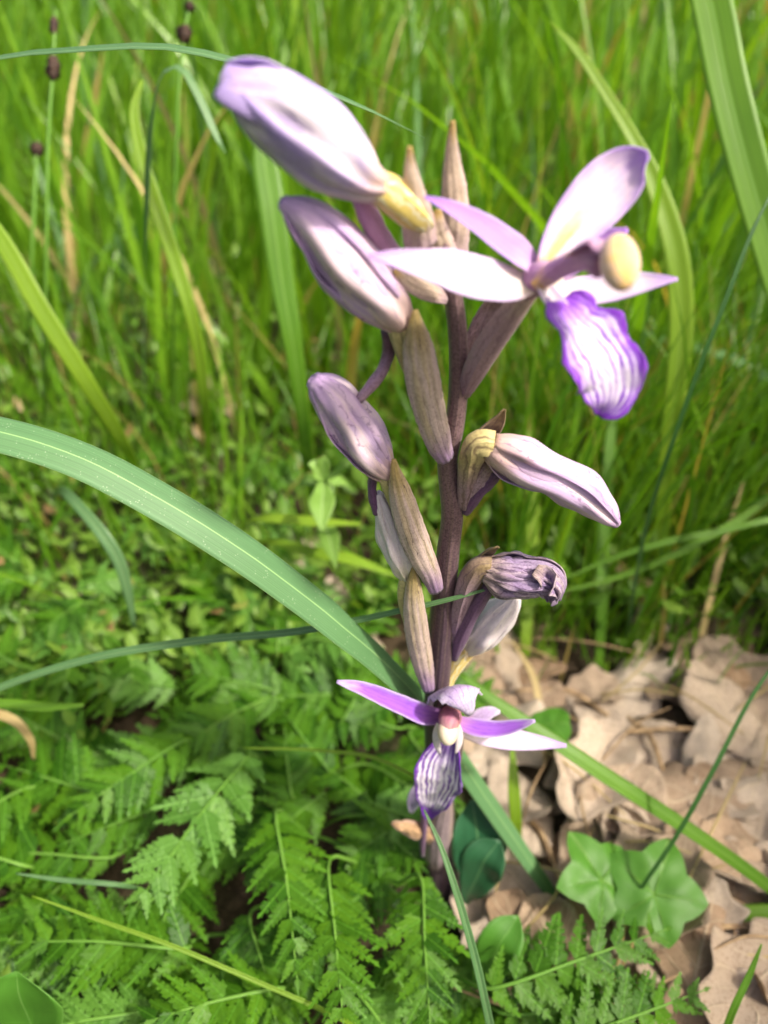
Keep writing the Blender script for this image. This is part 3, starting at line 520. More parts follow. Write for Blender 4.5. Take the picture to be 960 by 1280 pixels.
blade('grass_blade', [(838, 1162, 2, .25), (870, 1152, 8, .248), (915, 1144, 10, .247), (975, 1140, 10, .246), (1060, 1150, 8, .248)], (1130, 1180), 'blade',
      'short green grass blade low over the dry leaves', fold=0.1, facing=view(0, 0.7, 0.6))
blade('grass_blade', [(530, 1012, 1, .192), (550, 1055, 3, .19), (572, 1120, 4.5, .188), (592, 1190, 5, .188), (606, 1250, 5, .19), (622, 1330, 5, .20)], (640, 1420), 'blade_grey',
      'thin grass stalk with its tip under the lower striped lip', fold=0.35)
blade('grass_blade', [(952, 1180, 1, .20), (938, 1215, 4, .20), (915, 1265, 5, .20), (895, 1330, 5, .21)], (880, 1400), 'blade', 'small upright grass tip over the dead leaves at the feathery leaf')
blade('grass_blade', [(965, 240, 1.5, .215), (940, 290, 2.5, .216), (905, 380, 3, .22), (870, 470, 3, .228), (838, 560, 3, .24), (812, 640, 3, .26), (795, 720, 3, .29)], (785, 800), 'blade_dark', 'dark hair-thin grass stem crossing the hooked blade', fold=0.3)
blade('grass_blade', [(975, 820, 1.5, .225), (940, 870, 2.5, .225), (890, 965, 3, .226), (845, 1045, 3, .23), (800, 1112, 2.5, .238)], (770, 1165), 'blade_dark', 'dark hair-thin grass stem over the pale dry leaves', fold=0.3)
blade('grass_blade', [(105, 881, 2, .24), (60, 884, 7, .24), (10, 880, 8, .24), (-60, 880, 7, .243), (-130, 900, 6, .25)], (-190, 960), 'blade', 'flat grass blade lying level above the feathery leaves', facing=view(0, 0.8, 0.5), fold=0.1)
blade('dry_straw', [(42, 950, 2, .27), (38, 925, 5, .265), (20, 902, 6, .262), (-8, 892, 6, .262), (-40, 905, 5, .27)], (-60, 960), 'straw', 'curled straw-yellow dry blade beside the feathery leaves', cat='straw', fold=0.1)
blade('grass_blade', [(168, 785, 2, .275), (160, 740, 6, .27), (148, 700, 8, .266), (128, 668, 8, .264), (105, 640, 7, .266), (80, 615, 6, .275)], (60, 650), 'blade_grey', 'drooping grey-green blade hanging under the wide keeled blade', fold=0.1)
blade('grass_blade', [(800, 412, 2, .40), (840, 428, 8, .39), (890, 440, 9, .385), (950, 466, 9, .38), (1020, 510, 8, .38)], (1080, 600), 'blade_grey', 'pale blade sloping down at the right of the veined lip', facing=view(0, 0.6, 0.7), fold=0.1)
blade('grass_blade', [(700, 726, 1, .30), (760, 700, 3, .295), (830, 678, 4, .29), (900, 664, 4, .288), (980, 650, 4, .287)], (1080, 760), 'blade', 'thin green blade lying level right of the withered flower', fold=0.15)
blade('grass_blade', [(690, 742, 1, .31), (770, 722, 3.5, .305), (850, 690, 4.5, .30), (920, 652, 4.5, .298), (990, 610, 4, .30)], (1090, 720), 'blade', 'second thin level blade just under another right of the withered flower', fold=0.15)
blade('grass_blade', [(305, 935, 1, .235), (400, 938, 2.2, .232), (470, 948, 2.5, .23), (540, 985, 2, .232)], (600, 1050), 'blade_yellow', 'threadlike pale blade running level into the lower flower', fold=0.2)
blade('grass_blade', [(20, 1092, 1, .215), (80, 1100, 3, .215), (150, 1106, 3, .216)], (230, 1130), 'blade_grey', 'short pale blade among the dark feathery leaves', fold=0.2)
blade('grass_blade', [(40, 1120, 1, .20), (130, 1152, 2.5, .20), (215, 1182, 3, .20), (310, 1222, 3, .202), (420, 1270, 3, .205)], (540, 1330), 'blade_yellow', 'long thin stalk slanting through the feathery leaves', fold=0.3)
blade('grass_blade', [(540, 905, 1, .255), (585, 965, 8, .25), (625, 1030, 8, .25), (665, 1085, 7, .253)], (705, 1135), 'blade_grey', 'straight grey-green blade slanting down behind the lower flower', fold=0.15)
blade('grass_blade', [(640, 930, 2, .262), (642, 980, 7, .26), (645, 1030, 7, .262)], (650, 1070), 'blade_yellow', 'upright yellow-green blade under the pale right sepal', fold=0.1)
blade('grass_blade', [(660, 520, 3, .34), (666, 600, 8, .34), (664, 700, 8, .34), (658, 790, 7, .335)], (655, 850), 'blade_yellow', 'bright upright blade behind the drooping bud', fold=0.1)
blade('grass_blade', [(770, 470, 2, .33), (762, 560, 7, .33), (755, 660, 8, .33), (752, 760, 7, .33)], (750, 850), 'blade', 'upright green blade below the tip of the drooping bud', fold=0.1)
blade('grass_blade', [(450, 655, 2, .30), (390, 652, 9, .30), (330, 648, 8, .305)], (270, 668), 'blade_yellow', 'level yellow-green blade left of the slim pale bud', facing=view(0, .7, .6), fold=0.1)
blade('grass_blade', [(500, 722, 2, .31), (440, 700, 9, .31), (390, 690, 9, .315), (330, 676, 6, .33)], (300, 690), 'blade_yellow', 'second level yellow-green blade under the left bracts', facing=view(0, .7, .6), fold=0.1)
blade('dry_straw', [(930, 600, 1, .33), (905, 680, 3.5, .33), (885, 760, 4, .33), (868, 830, 4, .335)], (858, 890), 'straw', 'straw-coloured dry stalk standing in the grass right of the buds', cat='straw')
blade('dry_straw', [(640, 800, 1, .31), (668, 850, 4, .31), (676, 920, 4, .305)], (680, 975), 'straw', 'short ochre dry stalk beyond the pale right sepal', cat='straw')
blade('dry_straw', [(735, 690, 1, .36), (790, 720, 4, .36), (850, 750, 4.5, .36), (900, 795, 4, .355)], (925, 830), 'straw', 'dry bent straw leaning under the level green blades', cat='straw')

# stalks with dark seed heads, upper left
def sedge(heads, pts, root, label):
    g = ground_at(*root); g.z -= 0.003
    e = bpy.data.objects.new('sedge_stalk', None); COL.objects.link(e); e.location = g; e.empty_display_size = 0.01
    tag(e, label, 'sedge', 'sedges with dark seed heads')
    rw = rowsD(pts); rw.append((*g, rw[-1][3])); rw = rw[::-1]
    link('stem', tube(rw, 8, 40, g), M['rachis'], e)
    for (a, b, hw, zd) in heads:
        p, q = PD(*a, zd), PD(*b, zd); D = [p.lerp(q, t) for t in (0, .2, .5, .8, 1)]
        rr = [(*d, hw * zd / F * k) for d, k in zip(D, (.3, .85, 1, .8, .2))]
        link('seed_head', tube(rr, 12, 22, g, ridge=0.18, rk=5, wr=0.5, seed=a[0]), M['seedhead'], e)
sedge([((67, 70), (66, 100), 8, .29), ((68, 20), (67, 45), 5, .29)], [(70, 10, 1.2, .29), (66, 85, 2, .29), (60, 180, 2.5, .295), (58, 300, 2.5, .305), (56, 420, 2.5, .33)], (54, 560), 'sedge stalk with a dark seed head against the arching blade')
sedge([((47, 178), (45, 196), 8, .34)], [(47, 172, 1, .34), (43, 250, 2.2, .34), (38, 360, 2.2, .355)], (34, 520), 'shorter sedge stalk with one dark round seed head')
sedge([((233, 32), (228, 54), 9, .31), ((238, 2), (236, 16), 6, .31)], [(240, -6, 1.2, .31), (230, 46, 2, .31), (222, 140, 2.2, .315), (218, 300, 2.2, .34)], (216, 560), 'sedge stalk with dark seed heads near the topmost bud')

# ------------------------------------------------------------------ feathery leaves
def beside(px, py, marks):
    return min(marks, key=lambda m: (m[0] - px) ** 2 + (m[1] - py) ** 2)[2]
FM = [(60, 884, 'near the flat level blade'), (20, 905, 'near the curled straw'), (200, 820, 'under the thin pale crossing blade'), (420, 900, 'left of the lower flower'), (240, 1050, 'around the pale drooping one'),
      (100, 1010, 'beside the short pale blade'), (150, 1170, 'under the long thin slanting stalk'), (400, 1180, 'beside the bright hanging ones'), (40, 1260, 'around the dim broad leaf'), (250, 1270, 'around the low feathery leaf'), (480, 1300, 'left of the thin grass stalk')]
LM = [(690, 930, 'near the pale right sepal'), (760, 980, 'left of the long slanting blade'), (900, 930, 'beyond the long slanting blade'), (870, 1080, 'just below the long slanting blade'), (680, 1080, 'between the orchid foot and the lobed leaves'),
      (790, 1170, 'under the lobed green leaves'), (900, 1160, 'beside the short low blade'), (850, 1240, 'around the tip of the crisp feathery leaf'), (940, 1240, 'around the small upright grass tip'), (640, 850, 'behind the white bud')]
BM = [(60, 560, 'near the leaning yellow-green blade'), (250, 560, 'near the dry leaf in the meadow'), (400, 640, 'around the pale sprig'), (150, 720, 'around the drooping grey-green blade'), (330, 780, 'just below the wide keeled blade'), (40, 790, 'above the thin pale crossing blade')]
GM = [(60, 200, 'among the sedges'), (180, 250, 'beside the crooked-tipped blade'), (270, 300, 'between the folded blade and the stubby wide one'), (400, 100, 'behind the topmost bud'), (400, 450, 'behind the second and third bud'), (560, 150, 'behind the young top bracts'),
      (700, 120, 'beyond the large open flower'), (840, 250, 'around the hooked blade'), (930, 150, 'around the tall broad blade'), (700, 550, 'behind the drooping bud'), (880, 600, 'around the level thin blades'), (90, 420, 'around the leaning blade')]
def to_px(p):
    d = Vector(p) - CAM; z = d.dot(FW); return 480 + d.dot(RT) / z * F, 640 - d.dot(UP) / z * F
def pinna_mesh(seed, n=6):
    rr = random.Random(seed); V = []; Fc = []; UVs = []
    def poly(pts, z):
        b = len(V)
        for (x, y), zz in zip(pts, z): V.append((x, y, zz)); UVs.append((0.5 + x, y))
        Fc.extend([(b, b + k, b + k + 1) for k in range(1, len(pts) - 1)])
    bend = rr.uniform(-0.15, 0.05)
    zf = lambda x, y: bend * y * y + 0.10 * abs(x) - 0.25 * x * x
    def lobe(y0, ang, L, w, sgn):
        d = (math.sin(ang) * sgn, math.cos(ang)); q = (d[1], -d[0])
        P = []
        for a, b in ((0, -.75), (.36, -.80), (.60, -1.25), (.66, -.62), (1.0, 0.0), (.70, .60), (.58, 1.15), (.40, .7), (0, .7)):
            x = d[0] * a * L + q[0] * b * w * sgn; y = y0 + d[1] * a * L + q[1] * b * w * sgn; P.append((x, y))
        c = (d[0] * L * .4, y0 + d[1] * L * .4)
        pts = [c] + P + [P[0]]
        poly(pts, [zf(*p) + rr.uniform(-.008, .008) for p in pts])
    for i in range(n):
        t = i / n; y0 = 0.06 + 0.80 * t
        L = 0.25 * (1 - t) ** 0.75 + 0.07; L *= rr.uniform(.85, 1.12)
        for sg in (-1, 1): lobe(y0 + rr.uniform(-.015, .015), R(rr.uniform(40, 56)), L, 0.078 * (1 - t * .40), sg)
    lobe(0.82, 0.0, 0.2, 0.05, 1)
    poly([(-.012, 0), (.012, 0), (.012, .85), (-.012, .85)], [0.004 + zf(0, y) for y in (0, 0, .85, .85)])
    me = bpy.data.meshes.new('leaflet'); me.from_pydata(V, [], Fc); me.validate()
    ul = me.uv_layers.new(name='UVMap'); idx = [l.vertex_index for l in me.loops]
    ul.data.foreach_set('uv', np.array([UVs[i] for i in idx]).ravel())
    return me
PIN = {k: [] for k in ('fern', 'fern_pale')}
for k in PIN:
    for q in range(4):
        m_ = pinna_mesh(q + (10 if k == 'fern' else 40), 6); m_.materials.append(M[k]); PIN[k].append(m_)
def feather(base, tip, size, mat='fern', root=None, pairs=9, arch=0.12, up=None, label='', group=None, seed=0):
    """a pinnate leaf: base and tip are places in the air, root is where its stalk meets the ground; size = longest leaflet (m)"""
    rr = random.Random(seed); L = (tip - base).length
    g = Vector(root) if root else Vector((base.x + rr.uniform(-.02, .02), base.y + rr.uniform(.0, .02), 0)); g.z = gz(g.x, g.y) - 0.003
    e = bpy.data.objects.new('feathery_leaf', None); COL.objects.link(e); e.location = g; e.empty_display_size = 0.01
    tag(e, label, 'leaf', group)
    upv = up or Vector((rr.uniform(-.25, .25), rr.uniform(-.45, .0), 1)).normalized()
    mid = (base + tip) / 2 + upv * L * arch
    rw = [(*g, .0006), (*(g.lerp(base, .55) + Vector((0, 0, .004))), .0006), (*base, .00055), (*mid, .00042), (*tip, .00015)]
    link('rachis', tube(rw, 6, 26, g), M['rachis'], e)
    def bez(t): return base * (1 - t) ** 2 + (mid * 2 - (base + tip) / 2) * 2 * t * (1 - t) + tip * t * t
    for i in range(pairs + 1):
        t = (i + .15) / (pairs + .35) if i < pairs else 0.97; c = bez(t); T = (bez(min(t + .02, 1.02)) - bez(t - .02)).normalized()
        sd = T.cross(upv).normalized(); N = sd.cross(T).normalized()
        prof = min(1, .55 + 1.6 * t) * (1 - t) ** .62 + .14
        for sg in ((-1, 1) if i < pairs else (0,)):
            if rr.random() < .03: continue
            a = R(rr.uniform(48, 66) - 18 * t) * sg; droop = rr.uniform(-.5, .22)
            yv = (T * math.cos(a) + sd * math.sin(a) + N * droop).normalized(); zv = (N + sd * rr.uniform(-.45, .45) + T * rr.uniform(-.35, .35)).normalized()
            xv = yv.cross(zv).normalized(); zv = xv.cross(yv); s = size * prof * rr.uniform(.88, 1.1) * (1 if sg else .9)
            o = bpy.data.objects.new('leaflet', PIN[mat][rr.randrange(4)]); COL.objects.link(o); o.parent = e
            mm = Matrix((xv * s, yv * s, zv * s)).transposed().to_4x4(); mm.translation = c - g; o.matrix_local = mm
    return e
def frond(b, t, hb, ht, size_px, label, mat='fern', pairs=9, seed=0, arch=0.08, group=None, up=None, root=None):
    p, q = PZ(*b, hb * .7), PZ(*t, ht * .7); feather(p, q, size_px * px2m((p + q) / 2), mat, root, pairs, arch, up, label, group, seed)
frond((612, 1236), (838, 1160), .050, .052, 78, 'crisp bright feathery leaf pointing at the lobed green leaf', pairs=9, seed=1, arch=.06)
frond((705, 1300), (885, 1236), .048, .050, 70, 'feathery leaf just below the crisp bright one', pairs=8, seed=2, arch=.06)
frond((525, 1095), (538, 1290), .050, .066, 75, 'feathery leaf hanging down from the foot of the orchid', pairs=9, seed=3)
frond((312, 945), (165, 1140), .060, .066, 82, 'pale green feathery leaf drooping left of the lower flower', pairs=10, seed=4, mat='fern_pale')
frond((345, 1015), (372, 1232), .055, .068, 76, 'shiny feathery leaf hanging down beside the pale drooping one', pairs=10, seed=5)
frond((412, 1075), (430, 1290), .055, .070, 80, 'bright feathery leaf left of the thin grass stalk', pairs=10, seed=6)
frond((235, 925), (85, 1022), .055, .060, 66, 'small feathery leaf above the pale drooping one', pairs=9, seed=7)
frond((235, 1185), (15, 1178), .050, .055, 84, 'broad feathery leaf spread level across the long thin stalk', pairs=9, seed=8)
frond((350, 1235), (150, 1290), .050, .058, 80, 'low feathery leaf under the long thin stalk', pairs=9, seed=9)
nf = 0
spots = [(x + random.uniform(-26, 26), y + random.uniform(-22, 22)) for y in range(815, 1400, 62) for x in range(-60, 520, 74)]
for (x, y) in spots:
    a = math.atan2(y - 930, (x - 430) * 1.0) + random.uniform(-.7, .7); L = random.uniform(120, 190)
    hb = random.uniform(.012, .045); sc = 0.75 if y < 900 else 1
    frond((x, y), (x + math.cos(a) * L * sc, y + math.sin(a) * L * .8 * sc), hb, hb + random.uniform(-.008, .012), random.uniform(55, 82) * sc,
          'feathery leaf in the dense patch, ' + beside(x + math.cos(a) * L * .5, y + math.sin(a) * L * .4, FM), mat='fern' if random.random() < .9 else 'fern_pale', pairs=8, seed=100 + nf, arch=random.uniform(.02, .14), group='feathery leaves in the dense patch'); nf += 1
for k in range(20):
    x, y = random.uniform(330, 525), random.uniform(860, 1030); a = random.uniform(0, 6.28); L = random.uniform(95, 150); h = random.uniform(.012, .04)
    frond((x, y), (x + math.cos(a) * L, y + math.sin(a) * L * .7), h, h + random.uniform(-.006, .012), random.uniform(50, 68),
          'green feathery leaf close behind the orchid foot and lower flower', pairs=8, seed=200 + k, group='feathery leaves behind the orchid foot')
for k in range(16):
    x, y = random.uniform(480, 700), random.uniform(1190, 1380); a = random.uniform(-.6, 1.2); L = random.uniform(110, 160)
    frond((x, y), (x + math.cos(a) * L, y + math.sin(a) * L * .6), random.uniform(.008, .03), random.uniform(.01, .035), random.uniform(50, 70),
          'feathery leaf low on the ground under the crisp bright one', pairs=8, seed=300 + k, group='feathery leaves low under the crisp one')
for k in range(46):     # paler ones farther off, beyond the wide blade
    x, y = random.uniform(-40, 480), random.uniform(560, 830); a = random.uniform(0, 6.28); L = random.uniform(70, 120)
    h = random.uniform(.015, .055)
    frond((x, y), (x + math.cos(a) * L, y + math.sin(a) * L * .6), h, h + random.uniform(-.008, .012), random.uniform(34, 52),
          'low feathery leaf beyond the wide blade, ' + beside(x + math.cos(a) * L * .5, y, BM), mat='fern_pale' if random.random() < .55 else 'fern', pairs=7, seed=400 + k, group='feathery leaves beyond the wide blade')

# ------------------------------------------------------------------ leaf litter
def dry_mesh(seed):
    rr = random.Random(seed); nu, nv = 12, 36; V = []
    c1, c2 = rr.uniform(-.9, .9), rr.uniform(-.6, .6); lob = rr.uniform(2.2, 4.0); la = rr.choice((.05, .12, .2, .28)); ph = rr.uniform(0, 6)
    for j in range(nv + 1):
        v = j / nv; row = []
        for i in range(nu + 1):
            s = -1 + 2 * i / nu; sg = 0.25 if s > 0 else 0
            w_ = 0.30 * math.sin(math.pi * min(1, v * .96 + .03)) ** .7 * (0.55 + .65 * v) * (1 + la * math.cos(2 * math.pi * (lob * v + sg)) * (abs(s)) + .10 * noise.noise(Vector((s * 2, v * 9, seed))))
            x = s * w_; y = v - .5
            z = c1 * x * x * 2.6 + c2 * y * y * .8 + .07 * noise.noise(Vector((x * 5 + seed, y * 5, ph))) + .02 * noise.noise(Vector((x * 14, y * 14, seed)))
            row.append((x, y, z))
        V.append(row)
    return mesh_grid('dry_leaf', V, nu, nv)
DRY = [dry_mesh(i * 3.7) for i in range(16)]
for d in DRY: d.materials.append(M['dry'])
def dry_leaf(p, size, rz, label, group=None, tilt=.25):
    o = link('dry_leaf', random.choice(DRY), None, None, p); o.scale = (size, size, size)
    o.rotation_euler = (random.uniform(-tilt, tilt), random.uniform(-tilt, tilt), rz); tag(o, label, 'dry leaf', group); thick(o, 0.006)
    return o
big = [((905, 920), .052, 0.4, 'large pale tan dry leaf beyond the long slanting blade'), ((880, 1010), .060, 1.9, 'biggest pale dry leaf under the long slanting blade'),
       ((735, 985), .050, 2.6, 'pale dry leaf just right of the lower flower'), ((915, 1105), .055, 1.2, 'dry leaf between the slanting blade and the short low blade'),
       ((860, 1210), .050, -.5, 'dry leaf beside the tip of the crisp feathery leaf'), ((660, 1130), .045, .8, 'grey-brown dry leaf between the orchid and the lobed green leaf'),
       ((930, 1250), .05, 2.2, 'dry leaf at the small upright grass tip'), ((615, 830), .040, .3, 'dry leaf behind the white bud'), ((255, 530), .06, 1.1, 'dry leaf lying in the meadow left of the third bud')]
for (pp, sz, rz, lb) in big:
    p = ground_at(*pp); p.z += .012; dry_leaf(p, sz, rz, lb, tilt=.2)
for k in range(110):
    while True:
        x, y = random.uniform(590, 1050), random.uniform(790, 1330)
        if y > 850 or random.random() < .25: break
    p = ground_at(x, y); p.z += random.uniform(.003, .011)
    dry_leaf(p, random.uniform(.028, .055), random.uniform(0, 6.28), 'tan dry leaf in the brown litter ' + beside(x, y, LM), 'dry leaves in the litter right of the orchid', .35)
for k in range(60):
    p = Vector((random.uniform(-.45, .5), random.uniform(.17, .75), 0)); p.z = gz(p.x, p.y) + random.uniform(.003, .009)
    dry_leaf(p, random.uniform(.025, .05), random.uniform(0, 6.28), 'brown dry leaf half hidden among the green undergrowth', 'dry leaves in the undergrowth', .35)
def litter_round():      # the litter goes on beside the viewer
    V = []; Fc = []; UVs = []
    for k in range(170):
        x, y = (random.uniform(.10, .42), random.uniform(-.1, .26)) if k < 110 else (random.uniform(-.12, .3), random.uniform(-.25, .06))
        px, py = to_px((x, y, 0.01))
        if -20 < px < 1000 and 500 < py < 1310: continue
        me = random.choice(DRY); s_ = random.uniform(.03, .055); b = len(V)
        Mx = Matrix.Translation((x, y, gz(x, y) + random.uniform(.004, .010))) @ Matrix.Rotation(random.uniform(0, 6.28), 4, 'Z') @ Matrix.Rotation(random.uniform(-.3, .3), 4, 'X') @ Matrix.Scale(s_, 4)
        V.extend([tuple(Mx @ v.co) for v in me.vertices]); Fc.extend([tuple(b + i for i in p.vertices) for p in me.polygons])
        UVs.extend([tuple(d.uv) for d in me.uv_layers[0].data])
    me = bpy.data.meshes.new('leaf_litter'); me.from_pydata(V, [], Fc); ul = me.uv_layers.new(name='UVMap'); ul.data.foreach_set('uv', np.array(UVs).ravel())
    tag(link('leaf_litter', me, M['dry']), 'brown leaf litter spreading away from the orchid', 'leaf litter', kind='stuff')
litter_round()
for k, (a, b, w_) in enumerate((((700, 935), (990, 950), 4), ((620, 1010), (700, 1120), 4), ((850, 1180), (980, 1235), 5), ((770, 900), (830, 1000), 3), ((640, 880), (760, 905), 3))):
    p, q = ground_at(*a), ground_at(*b); p.z += .009; q.z += .008; mid = (p + q) / 2 + Vector((.003, .004, .003))
    o = link('twig', tube([(*p, .0006), (*p.lerp(mid, .5), .0009), (*mid, .001), (*q, .0007)], 8, 18, p, wr=.3), M['twig'], None, p)
    tag(o, ['thin pale twig lying level across the litter', 'twig on the ground beside the orchid foot', 'twig by the tip of the crisp feathery leaf', 'twig under the long slanting blade', 'twig beyond the pale right sepal'][k], 'twig')

for k in range(34):
    x, y = random.uniform(600, 1000), random.uniform(830, 1300); p = ground_at(x, y); a = random.uniform(0, 6.28); L = random.uniform(.02, .06)
    q = p + Vector((math.cos(a) * L, math.sin(a) * L, 0)); p.z += .013; q.z = gz(q.x, q.y) + random.uniform(.009, .02); m_ = (p + q) / 2 + Vector((random.uniform(-.004, .004), random.uniform(-.004, .004), .003))
    o = link('dry_straw', tube([(*p, .0003), (*m_, .00045), (*q, .0002)], 6, 12, p), M['straw'] if k % 3 else M['twig'], None, p); tag(o, 'thin loose straw lying on the dry litter ' + beside(x, y, LM), 'straw', 'loose straws on the litter')
# the lobed green leaf on the litter, and other broad leaves
def lobed_leaf(px, py, h, size, rz, label, mat='ivy', tiltx=-.25, tilty=.1, lob=5, depth=.3):
    c = PZ(px, py, h); g = Vector((c.x - .01, c.y + .012, 0)); g.z = gz(g.x, g.y) - .002
    e = bpy.data.objects.new('lobed_leaf', None); COL.objects.link(e); e.location = g; e.empty_display_size = .01; tag(e, label, 'leaf')
    n, m_ = 80, 8; V = []
    def rad(th): # th 0 = tip
        a = 1 - abs((th * lob / (2 * math.pi) + .5) % 1 - .5) * 2; return (.68 + depth * a ** 1.15) * (1 - .25 * abs(th) / math.pi)
    Rm = Matrix.Rotation(rz, 3, 'Z') @ Matrix.Rotation(tiltx, 3, 'X') @ Matrix.Rotation(tilty, 3, 'Y'); off = c - g
    for j in range(m_ + 1):
        row = []
        for i in range(n + 1):
            th = -math.pi + 2 * math.pi * i / n; r_ = rad(th) * j / m_
            x, y = math.sin(th) * r_, math.cos(th) * r_
            z = .10 * abs(math.sin(th * lob / 2)) * r_ - .18 * r_ * r_ + .06 * noise.noise(Vector((x * 3, y * 3, size * 99)))
            row.append(off + Rm @ (Vector((x, y, z)) * size))
        V.append(row)
    o = link('blade', mesh_grid('lobed', V, n, m_), M[mat], e)
    for th in [(-2 + k) * 2 * math.pi / lob for k in range(lob)]:
        rw = []
        for q in (0, .3, .6, .85):
            r_ = rad(th) * q; x, y = math.sin(th) * r_, math.cos(th) * r_
            z = -.18 * r_ * r_ + .06 * noise.noise(Vector((x * 3, y * 3, size * 99))) + .004
            rw.append((*(off + Rm @ (Vector((x, y, z)) * size)), .018 * size * (1.05 - q)))
        link('vein', tube(rw, 6, 10), M['rachis'], e)
    st = off + Rm @ Vector((0, 0, -.01 * size))
    link('stalk', tube([(0, 0, 0, .0008), (*(st * .5 + Vector((0, .004, 0))), .0008), (*st, .0007)], 6, 14), M['rachis'], e)
lobed_leaf(752, 1100, .030, .0165, .5, 'bright green lobed leaf over the dry litter, left of its pair', tiltx=.35)
lobed_leaf(818, 1118, .030, .0185, -.5, 'bright green lobed leaf over the dry litter, right of its pair', tiltx=.35)
lobed_leaf(690, 905, .03, .012, 1.5, 'small round green leaf beyond the pale right sepal', lob=3, depth=.2)
def broad_leaf(b, t, hb, ht, hw, label, mat):
    p, q = PZ(*b, hb), PZ(*t, ht); g = Vector((p.x, p.y, 0)); g.z = gz(g.x, g.y) - .002; k = px2m(p)
    mid = (p + q) / 2 + Vector((0, 0, .006))
    rw = [(*g, .0008), (*g.lerp(p, .7), .0008), (*p, hw * k * .35), (*p.lerp(mid, .6), hw * k * .9), (*mid, hw * k), (*mid.lerp(q, .6), hw * k * .7), (*q, .0003)]
    o = link('broad_leaf', sheet(rw, Vector((0, -.4, 1)), .3, .12, 10, 30, wr=.0006, ws=90, origin=g, ruffle=.06, rn=4), M[mat], None, g); thick(o, .0002); tag(o, label, 'leaf')
broad_leaf((600, 1110), (590, 1000), .012, .045, 34, 'dark blue-green broad leaf right behind the orchid foot', 'dock')
broad_leaf((585, 1120), (625, 1050), .012, .035, 26, 'smaller dark broad leaf beside the orchid foot', 'dock')
broad_leaf((600, 1230), (648, 1145), .02, .04, 26, 'pale green oval leaf above the crisp feathery leaf', 'ivy')
broad_leaf((45, 1290), (20, 1215), .035, .06, 55, 'dim green broad leaf in the corner of the feathery patch', 'ivy')
# sprig with pale leaves behind the third bud
g = ground_at(402, 690); g.z -= .002
sp = bpy.data.objects.new('leafy_sprig', None); COL.objects.link(sp); sp.location = g; sp.empty_display_size = .01; tag(sp, 'pale leafy sprig standing between the wide blade and the third bud', 'sprig')
top = PD(404, 600, .285)
link('stem', tube([(*g, .0008), (*g.lerp(top, .5), .0008), (*top, .0006)], 6, 16, g), M['rachis'], sp)
for (tx, ty, zd, hw, z0) in ((455, 574, .27, 9, 0), (385, 580, .28, 9, 0), (402, 665, .27, 17, 0), (370, 610, .30, 10, 0), (440, 612, .30, 9, 0), (405, 570, .28, 8, 0), (420, 710, .275, 14, .4)):
    q = PD(tx, ty, zd); a0 = top.lerp(g, z0); k = hw * zd / F
    rw = [(*a0, k * .3), (*a0.lerp(q, .3), k * .8), (*(a0.lerp(q, .6) + Vector((0, 0, .002))), k), (*q, k * .05)]
    thick(link('leaf', sheet(rw, view(0, .5, .8), .3, .1, 6, 16, origin=g), M['sprig'], sp), .00015)

# ------------------------------------------------------------------ meadow grass
def grass_arrays(N, x, y, L, az, lean, droop, wd, nseg=7):
    """vectorised blades -> verts (N, nseg+1, 3 across, 3)"""
    t = np.linspace(0, 1, nseg + 1)[None]; phi = lean[:, None] + droop[:, None] * t ** 1.6
    ds = (L / nseg)[:, None]; hx = np.cumsum(np.sin(phi) * ds, 1) - np.sin(phi) * ds; hz = np.cumsum(np.cos(phi) * ds, 1) - np.cos(phi) * ds
    cx = x[:, None] + hx * np.cos(az)[:, None]; cy = y[:, None] + hx * np.sin(az)[:, None]
    gzv = 0.004 * np.sin(x * 31 + 1.3) * np.cos(y * 27) + 0.003 * np.sin(x * 77 + y * 59)
    gzv = np.where((np.abs(x) < 3) & (y < 3.2), gzv, -0.004)
    cz = hz + gzv[:, None] - 0.004
    tw = rng.uniform(-1.1, 1.1, N)[:, None] + rng.uniform(-.8, .8, N)[:, None] * t; sa = az[:, None] + math.pi / 2 + tw
    prof = wd[:, None] * np.clip(np.minimum(.65 + t * 1.2, 1) * (1 - t ** 2.4), 0.02, 1)
    V = np.zeros((N, nseg + 1, 3, 3)); c = np.stack([cx, cy, cz], -1)
    sd = np.stack([np.cos(sa), np.sin(sa), 0 * sa], -1); fo = np.stack([-np.sin(sa), np.cos(sa), 0.3 + 0 * sa], -1)
    V[:, :, 1] = c
    V[:, :, 0] = c - sd * prof[..., None] + fo * (prof * .25)[..., None]; V[:, :, 2] = c + sd * prof[..., None] + fo * (prof * .25)[..., None]
    return V
def strips_to_mesh(name, V, tint):
    N, S_, A, _ = V.shape; nv = N * S_ * A; me = bpy.data.meshes.new(name)
    base = (np.arange(N) * S_ * A)[:, None, None]; j = np.arange(S_ - 1)[None, :, None]; i = np.arange(A - 1)[None, None, :]
    a = base + j * A + i; Fq = np.stack([a, a + 1, a + A + 1, a + A], -1).reshape(-1, 4)
    me.vertices.add(nv); me.vertices.foreach_set('co', V.reshape(-1)); me.loops.add(Fq.size); me.loops.foreach_set('vertex_index', Fq.ravel().astype(np.int32))
    me.polygons.add(len(Fq)); me.polygons.foreach_set('loop_start', np.arange(0, Fq.size, 4, dtype=np.int32))
    me.polygons.foreach_set('use_smooth', np.ones(len(Fq), bool))
    me.update(calc_edges=True)
    ul = me.uv_layers.new(name='UVMap'); k = Fq.ravel() % (S_ * A)
    ul.data.foreach_set('uv', np.column_stack([(k % A) / (A - 1), (k // A) / (S_ - 1)]).ravel())
    at = me.attributes.new('tint', 'FLOAT', 'POINT'); at.data.foreach_set('value', np.repeat(tint, S_ * A)); me.validate()
    return me
def near_limit(x):      # nearest row of the tall grass: closer on the right of the orchid than on the left
    return np.where(x > 0.0, np.where(x > 0.10, 0.29, 0.34), 0.38)
